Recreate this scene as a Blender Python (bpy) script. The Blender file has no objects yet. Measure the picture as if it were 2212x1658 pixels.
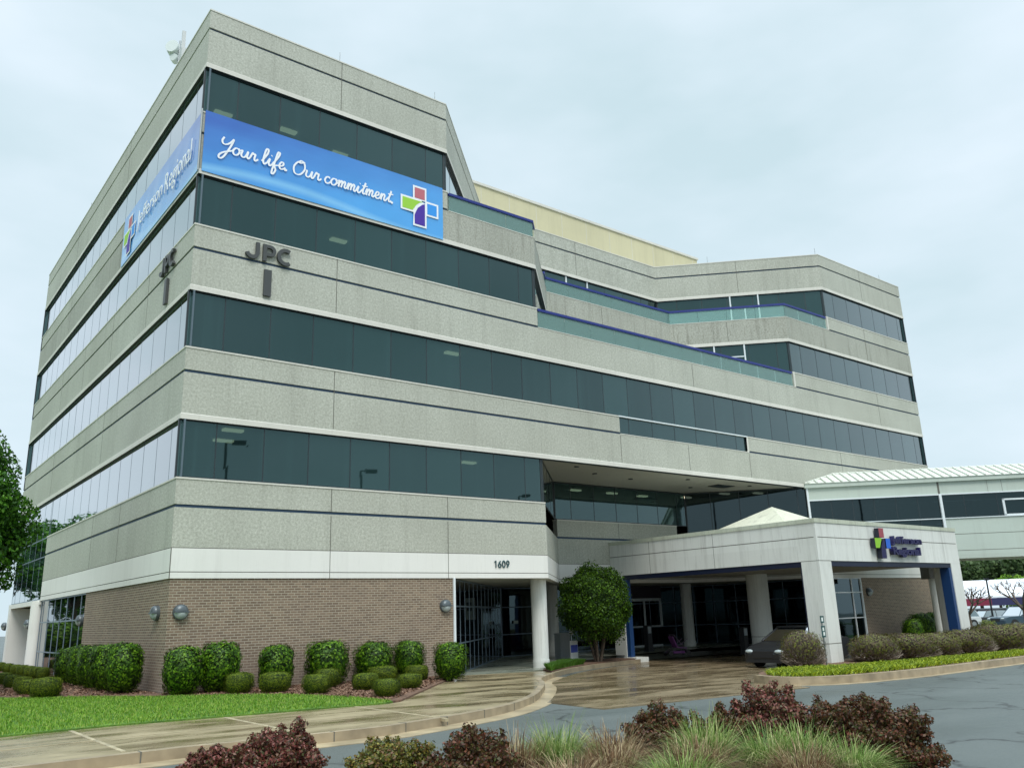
import bpy, bmesh, math, random
import numpy as np
from mathutils import Vector, Matrix

# ------------------------------------------------------------------ camera, sky, sun, exposure
scene = bpy.context.scene
COL = scene.collection
cd = bpy.data.cameras.new('camera')
cam = bpy.data.objects.new('camera', cd)
COL.objects.link(cam)
RM = ((0.7884853816836389, -0.13788588044516875, -0.599398268010744),
      (-0.614204787694656, -0.22770159069429502, -0.7555822022574714),
      (-0.03229982187848077, 0.9639188085980835, -0.26422954402842625))
CP = (-7.351457940887921, -25.191288382902563, 1.8043234658335237)
M4 = Matrix(((RM[0][0], RM[0][1], RM[0][2], CP[0]), (RM[1][0], RM[1][1], RM[1][2], CP[1]),
             (RM[2][0], RM[2][1], RM[2][2], CP[2]), (0, 0, 0, 1)))
cam.matrix_world = M4
cd.sensor_width = 36
cd.lens = 36 * 1812.9914524709259 / 2212
cd.clip_start = 0.1
cd.clip_end = 3000
scene.camera = cam

SUN_EL, SUN_AZ = math.radians(52), math.radians(205)   # azimuth clockwise from +Y
world = bpy.data.worlds.new("World")
scene.world = world
world.use_nodes = True
nt = world.node_tree
for n in list(nt.nodes):
    nt.nodes.remove(n)
def N(nt, t, **kw):
    n = nt.nodes.new(t)
    for k, v in kw.items():
        setattr(n, k, v)
    return n
def build_world():
    out = N(nt, 'ShaderNodeOutputWorld')
    sky = N(nt, 'ShaderNodeTexSky', sky_type='NISHITA', sun_disc=False)
    sky.sun_elevation = SUN_EL
    sky.sun_rotation = SUN_AZ
    sky.dust_density = 3.0
    bg1 = N(nt, 'ShaderNodeBackground'); bg1.inputs[1].default_value = 0.05
    nt.links.new(sky.outputs[0], bg1.inputs[0])
    tc = N(nt, 'ShaderNodeTexCoord')
    # soft overcast layer: slight cloud mottling, brighter towards the zenith
    mp = N(nt, 'ShaderNodeMapping'); mp.inputs['Scale'].default_value = (1.2, 1.2, 3.0)
    nt.links.new(tc.outputs['Generated'], mp.inputs[0])
    no = N(nt, 'ShaderNodeTexNoise'); no.inputs['Scale'].default_value = 1.6
    no.inputs['Detail'].default_value = 5; no.inputs['Roughness'].default_value = 0.5
    nt.links.new(mp.outputs[0], no.inputs['Vector'])
    cr = N(nt, 'ShaderNodeValToRGB')
    cr.color_ramp.elements[0].position = 0.36; cr.color_ramp.elements[0].color = (0.50, 0.635, 0.69, 1)
    cr.color_ramp.elements[1].position = 0.62; cr.color_ramp.elements[1].color = (0.665, 0.765, 0.845, 1)
    nt.links.new(no.outputs[0], cr.inputs[0])
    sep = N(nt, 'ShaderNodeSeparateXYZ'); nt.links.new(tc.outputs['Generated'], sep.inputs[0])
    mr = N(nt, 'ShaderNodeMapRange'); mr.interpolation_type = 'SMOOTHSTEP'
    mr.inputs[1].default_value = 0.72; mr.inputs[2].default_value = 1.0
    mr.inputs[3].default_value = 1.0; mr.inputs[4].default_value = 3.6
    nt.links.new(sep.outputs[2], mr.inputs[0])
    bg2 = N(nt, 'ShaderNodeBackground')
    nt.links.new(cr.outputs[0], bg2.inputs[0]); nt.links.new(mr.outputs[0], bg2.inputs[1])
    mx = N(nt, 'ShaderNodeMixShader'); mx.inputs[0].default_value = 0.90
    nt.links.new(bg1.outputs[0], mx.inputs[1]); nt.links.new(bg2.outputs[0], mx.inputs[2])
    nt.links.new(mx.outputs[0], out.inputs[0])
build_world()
sd = bpy.data.lights.new('sun', 'SUN')
sd.energy = 1.5; sd.angle = math.radians(25); sd.color = (1.0, 0.96, 0.90)
sun = bpy.data.objects.new('sun', sd); COL.objects.link(sun)
sdir = Vector((math.sin(SUN_AZ) * math.cos(SUN_EL), math.cos(SUN_AZ) * math.cos(SUN_EL), math.sin(SUN_EL)))
sun.rotation_euler = sdir.to_track_quat('Z', 'Y').to_euler()
scene.view_settings.view_transform = 'Standard'
scene.view_settings.look = 'None'
scene.view_settings.exposure = 0.42
scene.view_settings.gamma = 1.0
scene.view_settings.use_curve_mapping = False
scene.cycles.max_bounces = 8
scene.cycles.transparent_max_bounces = 12

random.seed(7)
rng = np.random.default_rng(7)

# ------------------------------------------------------------------ helpers
def tag(o, label=None, cat=None, group=None, kind=None):
    if label: o['label'] = label
    if cat: o['category'] = cat
    if group: o['group'] = group
    if kind: o['kind'] = kind
    return o
def empty(name, loc=(0, 0, 0), rz=0.0):
    o = bpy.data.objects.new(name, None); COL.objects.link(o)
    o.location = loc; o.rotation_euler = (0, 0, rz); o.empty_display_size = 0.3
    return o
def G(x):
    return float(np.interp(x, [-3, 20, 60, 80, 150, 400], [0.04, -0.35, -0.55, -0.85, -1.9, -4.0]))
GX = [-3, 20, 60, 80, 150]

class MB:
    """collects geometry, then links it as ONE mesh object"""
    def __init__(s):
        s.v = []; s.f = []; s.m = []; s.sm = []
    def add(s, vs, fs, m=0, smooth=False):
        b = len(s.v); s.v += [tuple(p) for p in vs]
        for f in fs:
            s.f.append([b + i for i in f]); s.m.append(m); s.sm.append(smooth)
    def box(s, x0, x1, y0, y1, z0, z1, m=0):
        s.add([(x0, y0, z0), (x1, y0, z0), (x1, y1, z0), (x0, y1, z0), (x0, y0, z1), (x1, y0, z1), (x1, y1, z1), (x0, y1, z1)],
              [(0, 3, 2, 1), (4, 5, 6, 7), (0, 1, 5, 4), (1, 2, 6, 5), (2, 3, 7, 6), (3, 0, 4, 7)], m)
    def obox(s, o, ax, ay, az, m=0):
        """box from corner o with edge vectors ax, ay, az (right handed)"""
        o, ax, ay, az = Vector(o), Vector(ax), Vector(ay), Vector(az)
        s.add([o, o + ax, o + ax + ay, o + ay, o + az, o + ax + az, o + ax + ay + az, o + ay + az],
              [(0, 3, 2, 1), (4, 5, 6, 7), (0, 1, 5, 4), (1, 2, 6, 5), (2, 3, 7, 6), (3, 0, 4, 7)], m)
    def cyl(s, p0, p1, r0, r1=None, seg=16, m=0, cap=True, smooth=True):
        r1 = r0 if r1 is None else r1
        p0, p1 = Vector(p0), Vector(p1); d = (p1 - p0).normalized()
        a = d.orthogonal().normalized(); b = d.cross(a)
        vs = []
        for p, r in ((p0, r0), (p1, r1)):
            for i in range(seg):
                t = 2 * math.pi * i / seg
                vs.append(p + a * math.cos(t) * r + b * math.sin(t) * r)
        s.add(vs, [(i, (i + 1) % seg, seg + (i + 1) % seg, seg + i) for i in range(seg)], m, smooth)
        if cap:
            s.add(vs[:seg], [tuple(reversed(range(seg)))], m); s.add(vs[seg:], [tuple(range(seg))], m)
    def ball(s, c, rx, ry, rz, m=0, seg=16, rings=10, zmin=-1.0):
        c = Vector(c); vs = []; fs = []
        for j in range(rings + 1):
            ph = -math.pi / 2 + math.pi * j / rings
            z = max(math.sin(ph), zmin)
            for i in range(seg):
                t = 2 * math.pi * i / seg
                vs.append((c.x + rx * math.cos(ph) * math.cos(t), c.y + ry * math.cos(ph) * math.sin(t), c.z + rz * z))
        for j in range(rings):
            for i in range(seg):
                fs.append((j * seg + i, j * seg + (i + 1) % seg, (j + 1) * seg + (i + 1) % seg, (j + 1) * seg + i))
        s.add(vs, fs, m, True)
    def prism(s, pts, z0, z1, m=0, mtop=None):
        """vertical prism on an xy polygon (ccw)"""
        a = sum(pts[i][0] * pts[(i + 1) % len(pts)][1] - pts[(i + 1) % len(pts)][0] * pts[i][1] for i in range(len(pts)))
        if a < 0: pts = list(reversed(pts))
        n = len(pts); vs = [(p[0], p[1], z0) for p in pts] + [(p[0], p[1], z1) for p in pts]
        s.add(vs, [(i, (i + 1) % n, n + (i + 1) % n, n + i) for i in range(n)] + [tuple(reversed(range(n)))], m)
        s.add(vs, [tuple(range(n, 2 * n))], m if mtop is None else mtop)
    def build(s, name, mats, parent=None, loc=None):
        me = bpy.data.meshes.new(name)
        me.from_pydata(s.v, [], s.f)
        if not isinstance(mats, (list, tuple)): mats = [mats]
        for m in mats: me.materials.append(m)
        me.polygons.foreach_set('material_index', s.m)
        me.polygons.foreach_set('use_smooth', s.sm)
        me.update()
        o = bpy.data.objects.new(name, me); COL.objects.link(o)
        if parent: o.parent = parent
        if loc: o.location = loc
        return o

def nrm(a, b):
    dx, dy = b[0] - a[0], b[1] - a[1]; l = math.hypot(dx, dy)
    return (dy / l, -dx / l)
def offset(path, d, closed=False):
    """offset a polyline by d to its right-hand (outer) side, mitred"""
    n = len(path); out = []
    for i in range(n):
        if closed or 0 < i < n - 1:
            n1 = nrm(path[i - 1], path[i]); n2 = nrm(path[i], path[(i + 1) % n])
            k = 1 + n1[0] * n2[0] + n1[1] * n2[1]
            out.append((path[i][0] + d * (n1[0] + n2[0]) / k, path[i][1] + d * (n1[1] + n2[1]) / k))
        else:
            q = nrm(path[0], path[1]) if i == 0 else nrm(path[-2], path[-1])
            out.append((path[i][0] + d * q[0], path[i][1] + d * q[1]))
    return out
def sweep(mb, path, prof, closed=False, mats=None, capm=0):
    """sweep a closed (d,z) profile along a path; prof goes round once"""
    rings = [offset(path, d, closed) for d, z in prof]
    n, k = len(path), len(prof)
    for j in range(k):
        j2 = (j + 1) % k
        for i in range(n if closed else n - 1):
            i2 = (i + 1) % n
            a, b = rings[j][i], rings[j][i2]; c, d = rings[j2][i2], rings[j2][i]
            mb.add([(*a, prof[j][1]), (*b, prof[j][1]), (*c, prof[j2][1]), (*d, prof[j2][1])], [(0, 1, 2, 3)], mats[j] if mats else 0)
    if not closed:
        mb.add([(*rings[j][0], prof[j][1]) for j in range(k)], [tuple(range(k))], capm)
        mb.add([(*rings[j][-1], prof[j][1]) for j in range(k)], [tuple(reversed(range(k)))], capm)
def strip(mb, path, z0, z1, d0=0.0, th=0.3, closed=False, m=0):
    sweep(mb, path, [(d0, z0), (d0, z1), (d0 - th, z1), (d0 - th, z0)], closed, [m] * 4, m)

# ------------------------------------------------------------------ materials
MATS = {}
def mat(name):
    m = bpy.data.materials.new(name); m.use_nodes = True
    t = m.node_tree
    for n in list(t.nodes): t.nodes.remove(n)
    out = N(t, 'ShaderNodeOutputMaterial'); p = N(t, 'ShaderNodeBsdfPrincipled')
    t.links.new(p.outputs[0], out.inputs[0])
    MATS[name] = m
    return m, t, p, out
def plain(name, col, rough=0.6, metal=0.0, spec=0.5, noise=0.0, nscale=8.0, bump=0.0):
    m, t, p, out = mat(name)
    p.inputs['Base Color'].default_value = (*col, 1); p.inputs['Roughness'].default_value = rough
    p.inputs['Metallic'].default_value = metal
    p.inputs['Specular IOR Level'].default_value = spec
    if noise or bump:
        tc = N(t, 'ShaderNodeTexCoord'); no = N(t, 'ShaderNodeTexNoise')
        no.inputs['Scale'].default_value = nscale; no.inputs['Detail'].default_value = 6
        t.links.new(tc.outputs['Object'], no.inputs['Vector'])
        if noise:
            cr = N(t, 'ShaderNodeValToRGB')
            cr.color_ramp.elements[0].position = 0.3; cr.color_ramp.elements[1].position = 0.7
            cr.color_ramp.elements[0].color = (*[c * (1 - noise) for c in col], 1)
            cr.color_ramp.elements[1].color = (*[min(1, c * (1 + noise)) for c in col], 1)
            t.links.new(no.outputs[0], cr.inputs[0]); t.links.new(cr.outputs[0], p.inputs['Base Color'])
        if bump:
            bp = N(t, 'ShaderNodeBump'); bp.inputs['Strength'].default_value = bump; bp.inputs['Distance'].default_value = 0.02
            t.links.new(no.outputs[0], bp.inputs['Height']); t.links.new(bp.outputs[0], p.inputs['Normal'])
    return m
def math_node(t, op, a=None, b=None):
    n = N(t, 'ShaderNodeMath', operation=op)
    for i, q in enumerate((a, b)):
        if q is None: continue
        if isinstance(q, (int, float)): n.inputs[i].default_value = q
        else: t.links.new(q, n.inputs[i])
    return n.outputs[0]
def mixc(t, fac, a, b, mode='MIX'):
    n = N(t, 'ShaderNodeMix', data_type='RGBA', blend_type=mode)
    for s, q in ((n.inputs[0], fac), (n.inputs[6], a), (n.inputs[7], b)):
        if isinstance(q, (int, float)): s.default_value = q
        elif isinstance(q, tuple): s.default_value = (*q, 1) if len(q) == 3 else q
        else: t.links.new(q, s)
    return n.outputs[2]
def noise(t, vec, scale, detail=4, rough=0.55):
    n = N(t, 'ShaderNodeTexNoise'); n.inputs['Scale'].default_value = scale
    n.inputs['Detail'].default_value = detail; n.inputs['Roughness'].default_value = rough
    if vec is not None: t.links.new(vec, n.inputs['Vector'])
    return n.outputs[0]
def ramp(t, fac, p0, c0, p1, c1):
    r = N(t, 'ShaderNodeValToRGB')
    r.color_ramp.elements[0].position = p0; r.color_ramp.elements[1].position = p1
    f = lambda c: (c, c, c, 1) if isinstance(c, (int, float)) else (*c, 1)
    r.color_ramp.elements[0].color = f(c0); r.color_ramp.elements[1].color = f(c1)
    t.links.new(fac, r.inputs[0]); return r.outputs[0]
def mapped(t, scale=(1, 1, 1), which='Object'):
    tc = N(t, 'ShaderNodeTexCoord'); mp = N(t, 'ShaderNodeMapping'); mp.inputs['Scale'].default_value = scale
    t.links.new(tc.outputs[which], mp.inputs[0]); return mp.outputs[0]

def mk_aggregate(name, dark, light, stain=0.35, speck=1.0):
    """exposed aggregate precast: pebbly speckle, soft blotches, run-off streaks"""
    m, t, p, out = mat(name)
    v = mapped(t)
    n1 = noise(t, v, 14, 3, 0.7); n2 = noise(t, v, 45, 2, 0.6)
    sp = math_node(t, 'ADD', math_node(t, 'MULTIPLY', n1, 0.55), math_node(t, 'MULTIPLY', n2, 0.45))
    w = 0.12 / max(speck, .1)
    c = ramp(t, sp, 0.5 - w, dark, 0.5 + w, light)
    big = noise(t, v, 0.35, 5)
    c = mixc(t, ramp(t, big, 0.35, 0.0, 0.75, 0.35), c, tuple(x * 0.8 for x in dark))
    st = noise(t, mapped(t, (1.6, 1.6, 0.12)), 1.5, 6, 0.65)
    c = mixc(t, ramp(t, st, 0.52, 0.0, 0.78, stain), c, (0.13, 0.13, 0.105))
    st2 = noise(t, mapped(t, (7, 7, 0.5)), 1.5, 4, 0.7)
    c = mixc(t, ramp(t, st2, 0.55, 0.0, 0.8, stain * 1.0), c, (0.16, 0.155, 0.12))
    # panel to panel tone
    tc = N(t, 'ShaderNodeTexCoord'); sp_ = N(t, 'ShaderNodeSeparateXYZ'); t.links.new(tc.outputs['Object'], sp_.inputs[0])
    cell = math_node(t, 'FLOOR', math_node(t, 'MULTIPLY', math_node(t, 'ADD', math_node(t, 'SUBTRACT', sp_.outputs[0], sp_.outputs[1]), 60.0), 0.2165))
    cz = math_node(t, 'FLOOR', math_node(t, 'MULTIPLY', sp_.outputs[2], 0.25))
    cb_ = N(t, 'ShaderNodeCombineXYZ'); t.links.new(cell, cb_.inputs[0]); t.links.new(cz, cb_.inputs[1])
    wn_ = N(t, 'ShaderNodeTexWhiteNoise'); t.links.new(cb_.outputs[0], wn_.inputs['Vector'])
    c = mixc(t, ramp(t, wn_.outputs['Value'], 0.0, 0.0, 1.0, 0.13), c, (0.25, 0.24, 0.18))
    t.links.new(c, p.inputs['Base Color']); p.inputs['Roughness'].default_value = 0.75
    p.inputs['Specular IOR Level'].default_value = 0.3
    b = N(t, 'ShaderNodeBump'); b.inputs['Strength'].default_value = 0.25; b.inputs['Distance'].default_value = 0.01
    t.links.new(sp, b.inputs['Height']); t.links.new(b.outputs[0], p.inputs['Normal'])
    return m
AGG = mk_aggregate('aggregate_concrete', (0.335, 0.345, 0.285), (0.62, 0.64, 0.565), 0.26, 0.95)
PARA = mk_aggregate('weathered_aggregate', (0.27, 0.28, 0.235), (0.55, 0.56, 0.49), 0.7, 1.0)
LIGHT = mk_aggregate('light_concrete', (0.66, 0.65, 0.58), (0.74, 0.73, 0.67), 0.12, 0.4)
WHITE = mk_aggregate('white_concrete', (0.80, 0.80, 0.75), (0.86, 0.86, 0.82), 0.10, 0.3)
CANW = mk_aggregate('canopy_concrete', (0.70, 0.72, 0.68), (0.79, 0.81, 0.77), 0.35, 0.3)
GROOVE = plain('groove_blue', (0.028, 0.062, 0.115), 0.6)
JOINT = plain('joint_sealant', (0.13, 0.13, 0.11), 0.8)
PENT = mk_aggregate('cream_metal_panel', (0.60, 0.56, 0.36), (0.66, 0.62, 0.42), 0.12, 0.3)
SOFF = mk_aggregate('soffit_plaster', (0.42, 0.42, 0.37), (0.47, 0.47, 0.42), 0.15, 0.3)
DARKM = plain('dark_mullion_lip_shade', (0.02, 0.03, 0.035), 0.4)
GREYM = plain('grey_mullion', (0.20, 0.26, 0.32), 0.4, 0.3)
FAINTM = plain('flush_mullion', (0.10, 0.14, 0.17), 0.3)
WHITEM = plain('white_frame', (0.72, 0.78, 0.80), 0.4)
NAVY = plain('navy_paint', (0.004, 0.009, 0.035), 0.4)
BLUE = plain('blue_paint', (0.008, 0.045, 0.15), 0.4)
RAILB = plain('rail_blue', (0.008, 0.022, 0.19), 0.4)
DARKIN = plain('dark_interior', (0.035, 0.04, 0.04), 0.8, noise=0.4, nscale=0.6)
CEIL = plain('ceiling_tile', (0.30, 0.33, 0.30), 0.9)
BLACK = plain('black_rubber', (0.015, 0.015, 0.016), 0.6)
BRONZE = plain('dark_bronze', (0.03, 0.035, 0.04), 0.35, 0.4)
STEEL = plain('galvanised_steel', (0.35, 0.38, 0.38), 0.4, 0.7)
GREYP = plain('grey_plastic', (0.32, 0.36, 0.38), 0.5)

def mk_glass(name, tint, clear=0.35, tr=(0.16, 0.24, 0.23), layers=3.0, gtint=(0.30, 0.58, 0.58)):
    """tinted insulating glass: several reflecting faces, a dark body, a dim view in"""
    m, t, p, out = mat(name)
    t.nodes.remove(p)
    geo = N(t, 'ShaderNodeNewGeometry')
    var = ramp(t, geo.outputs['Random Per Island'], 0.0, tuple(c * 0.35 for c in tint), 1.0, tuple(c * 1.5 for c in tint))
    cur = noise(t, mapped(t, (2.6, 2.6, 0.05)), 1.3, 4, 0.6)
    var = mixc(t, ramp(t, cur, 0.56, 0.0, 0.76, 0.35), var, tuple(c * 2.6 for c in tint))
    d = N(t, 'ShaderNodeBsdfDiffuse'); t.links.new(var, d.inputs[0])
    trn = N(t, 'ShaderNodeBsdfTransparent'); trn.inputs[0].default_value = (*tr, 1)
    m1 = N(t, 'ShaderNodeMixShader'); m1.inputs[0].default_value = clear
    t.links.new(d.outputs[0], m1.inputs[1]); t.links.new(trn.outputs[0], m1.inputs[2])
    gl = N(t, 'ShaderNodeBsdfGlossy'); gl.inputs['Roughness'].default_value = 0.02
    pass
    fr = N(t, 'ShaderNodeFresnel'); fr.inputs[0].default_value = 1.5
    R = fr.outputs[0]
    k = math_node(t, 'DIVIDE', math_node(t, 'MULTIPLY', R, layers),
                  math_node(t, 'ADD', math_node(t, 'MULTIPLY', R, layers - 1), 1.0))
    # slight pane waviness
    nz = noise(t, mapped(t, (1, 1, 1)), 0.9, 2)
    bp = N(t, 'ShaderNodeBump'); bp.inputs['Strength'].default_value = 0.02; bp.inputs['Distance'].default_value = 0.03
    t.links.new(nz, bp.inputs['Height']); t.links.new(bp.outputs[0], gl.inputs['Normal'])
    m2 = N(t, 'ShaderNodeMixShader')
    t.links.new(mixc(t, ramp(t, k, 0.10, 0.0, 0.5, 1.0), gtint, (0.95, 0.98, 1.0)), gl.inputs[0])
    t.links.new(k, m2.inputs[0]); t.links.new(m1.outputs[0], m2.inputs[1]); t.links.new(gl.outputs[0], m2.inputs[2])
    t.links.new(m2.outputs[0], out.inputs[0])
    return m
GLASS = mk_glass('tinted_glass', (0.016, 0.036, 0.036), 0.35, (0.14, 0.22, 0.2), 4.4, (0.17, 0.36, 0.36))
STOREG = mk_glass('storefront_glass', (0.004, 0.006, 0.008), 0.30, (0.16, 0.20, 0.22), 1.6, (.6, .8, .85))
BRG = mk_glass('bridge_glass', (0.003, 0.006, 0.007), 0.25, (0.10, 0.14, 0.15), 1.9, (.55, .75, .8))
CARG = mk_glass('car_glass', (0.02, 0.035, 0.035), 0.3, (0.2, 0.25, 0.25), 2.0)
def mk_railglass():
    m, t, p, out = mat('railing_glass'); t.nodes.remove(p)
    trn = N(t, 'ShaderNodeBsdfTransparent'); trn.inputs[0].default_value = (0.84, 0.96, 0.93, 1)
    d = N(t, 'ShaderNodeBsdfDiffuse'); d.inputs[0].default_value = (0.50, 0.86, 0.79, 1)
    m1 = N(t, 'ShaderNodeMixShader'); m1.inputs[0].default_value = 0.28
    t.links.new(trn.outputs[0], m1.inputs[1]); t.links.new(d.outputs[0], m1.inputs[2])
    gl = N(t, 'ShaderNodeBsdfGlossy'); gl.inputs['Roughness'].default_value = 0.03
    fr = N(t, 'ShaderNodeFresnel'); fr.inputs[0].default_value = 1.5
    m2 = N(t, 'ShaderNodeMixShader'); t.links.new(fr.outputs[0], m2.inputs[0])
    t.links.new(m1.outputs[0], m2.inputs[1]); t.links.new(gl.outputs[0], m2.inputs[2])
    t.links.new(m2.outputs[0], out.inputs[0]); return m
RGLASS = mk_railglass()
def mk_emit(name, col, s):
    m, t, p, out = mat(name); t.nodes.remove(p)
    e = N(t, 'ShaderNodeEmission'); e.inputs[0].default_value = (*col, 1); e.inputs[1].default_value = s
    t.links.new(e.outputs[0], out.inputs[0]); return m
FLUO = mk_emit('fluorescent_tube', (1.0, 0.92, 0.66), 1.7)

def mk_brick():
    m, t, p, out = mat('tan_brick')
    tc = N(t, 'ShaderNodeTexCoord'); sp = N(t, 'ShaderNodeSeparateXYZ'); t.links.new(tc.outputs['Object'], sp.inputs[0])
    u = math_node(t, 'SUBTRACT', sp.outputs[0], sp.outputs[1])
    cb = N(t, 'ShaderNodeCombineXYZ'); t.links.new(u, cb.inputs[0]); t.links.new(sp.outputs[2], cb.inputs[1])
    br = N(t, 'ShaderNodeTexBrick'); t.links.new(cb.outputs[0], br.inputs['Vector'])
    br.inputs['Scale'].default_value = 1.0; br.inputs['Brick Width'].default_value = 0.215
    br.inputs['Row Height'].default_value = 0.076; br.inputs['Mortar Size'].default_value = 0.0105
    br.inputs['Mortar Smooth'].default_value = 0.3; br.inputs['Bias'].default_value = -0.1
    br.inputs['Color1'].default_value = (0.16, 0.112, 0.075, 1); br.inputs['Color2'].default_value = (0.27, 0.195, 0.13, 1)
    br.inputs['Mortar'].default_value = (0.43, 0.385, 0.30, 1)
    big = noise(t, tc.outputs['Object'], 0.8, 5)
    c = mixc(t, ramp(t, big, 0.3, 0.0, 0.8, 0.35), br.outputs['Color'], (0.20, 0.15, 0.12))
    # greyer, more even tone towards the foot of the wall
    foot = N(t, 'ShaderNodeMapRange'); foot.inputs[1].default_value = 0.1; foot.inputs[2].default_value = 1.1
    foot.inputs[3].default_value = 0.45; foot.inputs[4].default_value = 0.0
    t.links.new(math_node(t, 'ADD', sp.outputs[2], math_node(t, 'MULTIPLY', noise(t, tc.outputs['Object'], 1.5, 5), 0.8)), foot.inputs[0])
    foot.inputs[1].default_value = 0.4; foot.inputs[2].default_value = 1.4
    c = mixc(t, foot.outputs[0], c, (0.26, 0.21, 0.19))
    t.links.new(c, p.inputs['Base Color']); p.inputs['Roughness'].default_value = 0.85
    b = N(t, 'ShaderNodeBump'); b.inputs['Strength'].default_value = 0.5; b.inputs['Distance'].default_value = 0.01; b.invert = True
    t.links.new(br.outputs['Fac'], b.inputs['Height']); t.links.new(b.outputs[0], p.inputs['Normal'])
    return m
BRICK = mk_brick()

def mk_wet(name, dry, wet, wetness=0.5, scale=0.6, asph=False):
    """rain-wet paving: glossy dark puddled patches between drier ones"""
    m, t, p, out = mat(name)
    v = mapped(t)
    n1 = noise(t, v, scale, 6, 0.6); n2 = noise(t, v, 22, 4, 0.6)
    ns = noise(t, mapped(t, (0.45, 1.5, 1.0)), scale * 1.5, 6, 0.62)
    w = ramp(t, ns, 0.54 - wetness * 0.3, 0.0, 0.80 - wetness * 0.3, 1.0)
    c = mixc(t, w, dry, wet)
    c = mixc(t, ramp(t, n2, 0.3, 0.18, 0.6, 0.0), c, tuple(x * 0.7 for x in dry))
    c = mixc(t, ramp(t, n1, 0.4, 0.0, 0.75, 0.45), c, tuple(x * 0.85 for x in wet))
    if asph:
        n4 = noise(t, v, 90, 2, 0.7)
        c = mixc(t, ramp(t, n4, 0.4, 0.0, 0.7, 0.45), c, tuple(min(1, x * 2.2) for x in dry))
        # fine meandering cracks
        vo = N(t, 'ShaderNodeTexVoronoi', feature='DISTANCE_TO_EDGE'); vo.inputs['Scale'].default_value = 0.16
        dv = N(t, 'ShaderNodeVectorMath', operation='ADD')
        nn = N(t, 'ShaderNodeTexNoise'); nn.inputs['Scale'].default_value = 0.7; nn.inputs['Detail'].default_value = 6
        t.links.new(v, nn.inputs['Vector']); sc = N(t, 'ShaderNodeVectorMath', operation='SCALE'); sc.inputs['Scale'].default_value = 3.0
        t.links.new(nn.outputs[1], sc.inputs[0]); t.links.new(v, dv.inputs[0]); t.links.new(sc.outputs[0], dv.inputs[1])
        t.links.new(dv.outputs[0], vo.inputs['Vector'])
        c = mixc(t, ramp(t, vo.outputs[0], 0.0, 0.9, 0.014, 0.0), c, (0.012, 0.014, 0.014))
    t.links.new(c, p.inputs['Base Color'])
    r = ramp(t, w, 0.0, 0.42 if not asph else 0.6, 1.0, 0.075 if not asph else 0.36)
    rg = mixc(t, ramp(t, n2, 0.3, 0.0, 0.8, 0.35), r, (0.4, 0.4, 0.4))
    t.links.new(rg, p.inputs['Roughness'])
    p.inputs['Specular IOR Level'].default_value = 0.5
    b = N(t, 'ShaderNodeBump'); b.inputs['Strength'].default_value = 0.5 if asph else 0.06; b.inputs['Distance'].default_value = 0.01
    t.links.new(n4 if asph else n2, b.inputs['Height']); t.links.new(b.outputs[0], p.inputs['Normal'])
    return m
WALK = mk_wet('wet_sidewalk', (0.40, 0.33, 0.20), (0.15, 0.115, 0.055), 0.5, 0.6)
DRIVE = mk_wet('wet_driveway', (0.30, 0.235, 0.145), (0.15, 0.11, 0.06), 0.65, 0.6)
PLAZA = mk_wet('wet_plaza', (0.34, 0.37, 0.30), (0.22, 0.24, 0.19), 0.4, 0.6)
ASPH = mk_wet('wet_asphalt', (0.095, 0.110, 0.105), (0.060, 0.075, 0.073), 0.42, 0.3, True)
CURB = plain('curb_concrete', (0.33, 0.265, 0.175), 0.4, noise=0.3, nscale=2.5, bump=0.2)
GUTTER = plain('gutter_concrete', (0.40, 0.32, 0.20), 0.35, noise=0.3, nscale=2.0, bump=0.2)
MULCH = plain('bark_mulch', (0.15, 0.085, 0.055), 0.9, noise=0.6, nscale=14, bump=1.0)
def mk_lawn():
    m, t, p, out = mat('lawn_turf')
    v = mapped(t)
    n1 = noise(t, v, 1.1, 5, 0.6); n2 = noise(t, v, 30, 3)
    c = mixc(t, ramp(t, n1, 0.35, 0.0, 0.68, 1.0), (0.055, 0.14, 0.010), (0.16, 0.30, 0.025))
    c = mixc(t, ramp(t, n2, 0.4, 0.5, 0.65, 0.0), c, (0.03, 0.09, 0.012))
    t.links.new(c, p.inputs['Base Color']); p.inputs['Roughness'].default_value = 0.8
    b = N(t, 'ShaderNodeBump'); b.inputs['Strength'].default_value = 0.8; b.inputs['Distance'].default_value = 0.03
    t.links.new(n2, b.inputs['Height']); t.links.new(b.outputs[0], p.inputs['Normal'])
    return m
LAWN = mk_lawn()

def mk_leaf(name, cols, rough=0.45, trans=0.25, spec=0.4):
    """leaf colours differ leaf by leaf"""
    m, t, p, out = mat(name)
    geo = N(t, 'ShaderNodeNewGeometry')
    r = N(t, 'ShaderNodeValToRGB')
    while len(r.color_ramp.elements) < len(cols): r.color_ramp.elements.new(0.5)
    for i, c in enumerate(cols):
        r.color_ramp.elements[i].position = i / (len(cols) - 1); r.color_ramp.elements[i].color = (*c, 1)
    t.links.new(geo.outputs['Random Per Island'], r.inputs[0])
    t.links.new(r.outputs[0], p.inputs['Base Color']); p.inputs['Roughness'].default_value = rough
    p.inputs['Specular IOR Level'].default_value = spec
    tr = N(t, 'ShaderNodeBsdfTranslucent'); t.links.new(r.outputs[0], tr.inputs[0])
    mx = N(t, 'ShaderNodeMixShader'); mx.inputs[0].default_value = trans
    t.links.new(p.outputs[0], mx.inputs[1]); t.links.new(tr.outputs[0], mx.inputs[2])
    t.links.new(mx.outputs[0], out.inputs[0])
    return m
HOLLY = mk_leaf('holly_leaf', [(0.008, 0.024, 0.002), (0.025, 0.075, 0.003), (0.06, 0.15, 0.005), (0.16, 0.30, 0.012)], 0.5, 0.15, 0.25)
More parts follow.
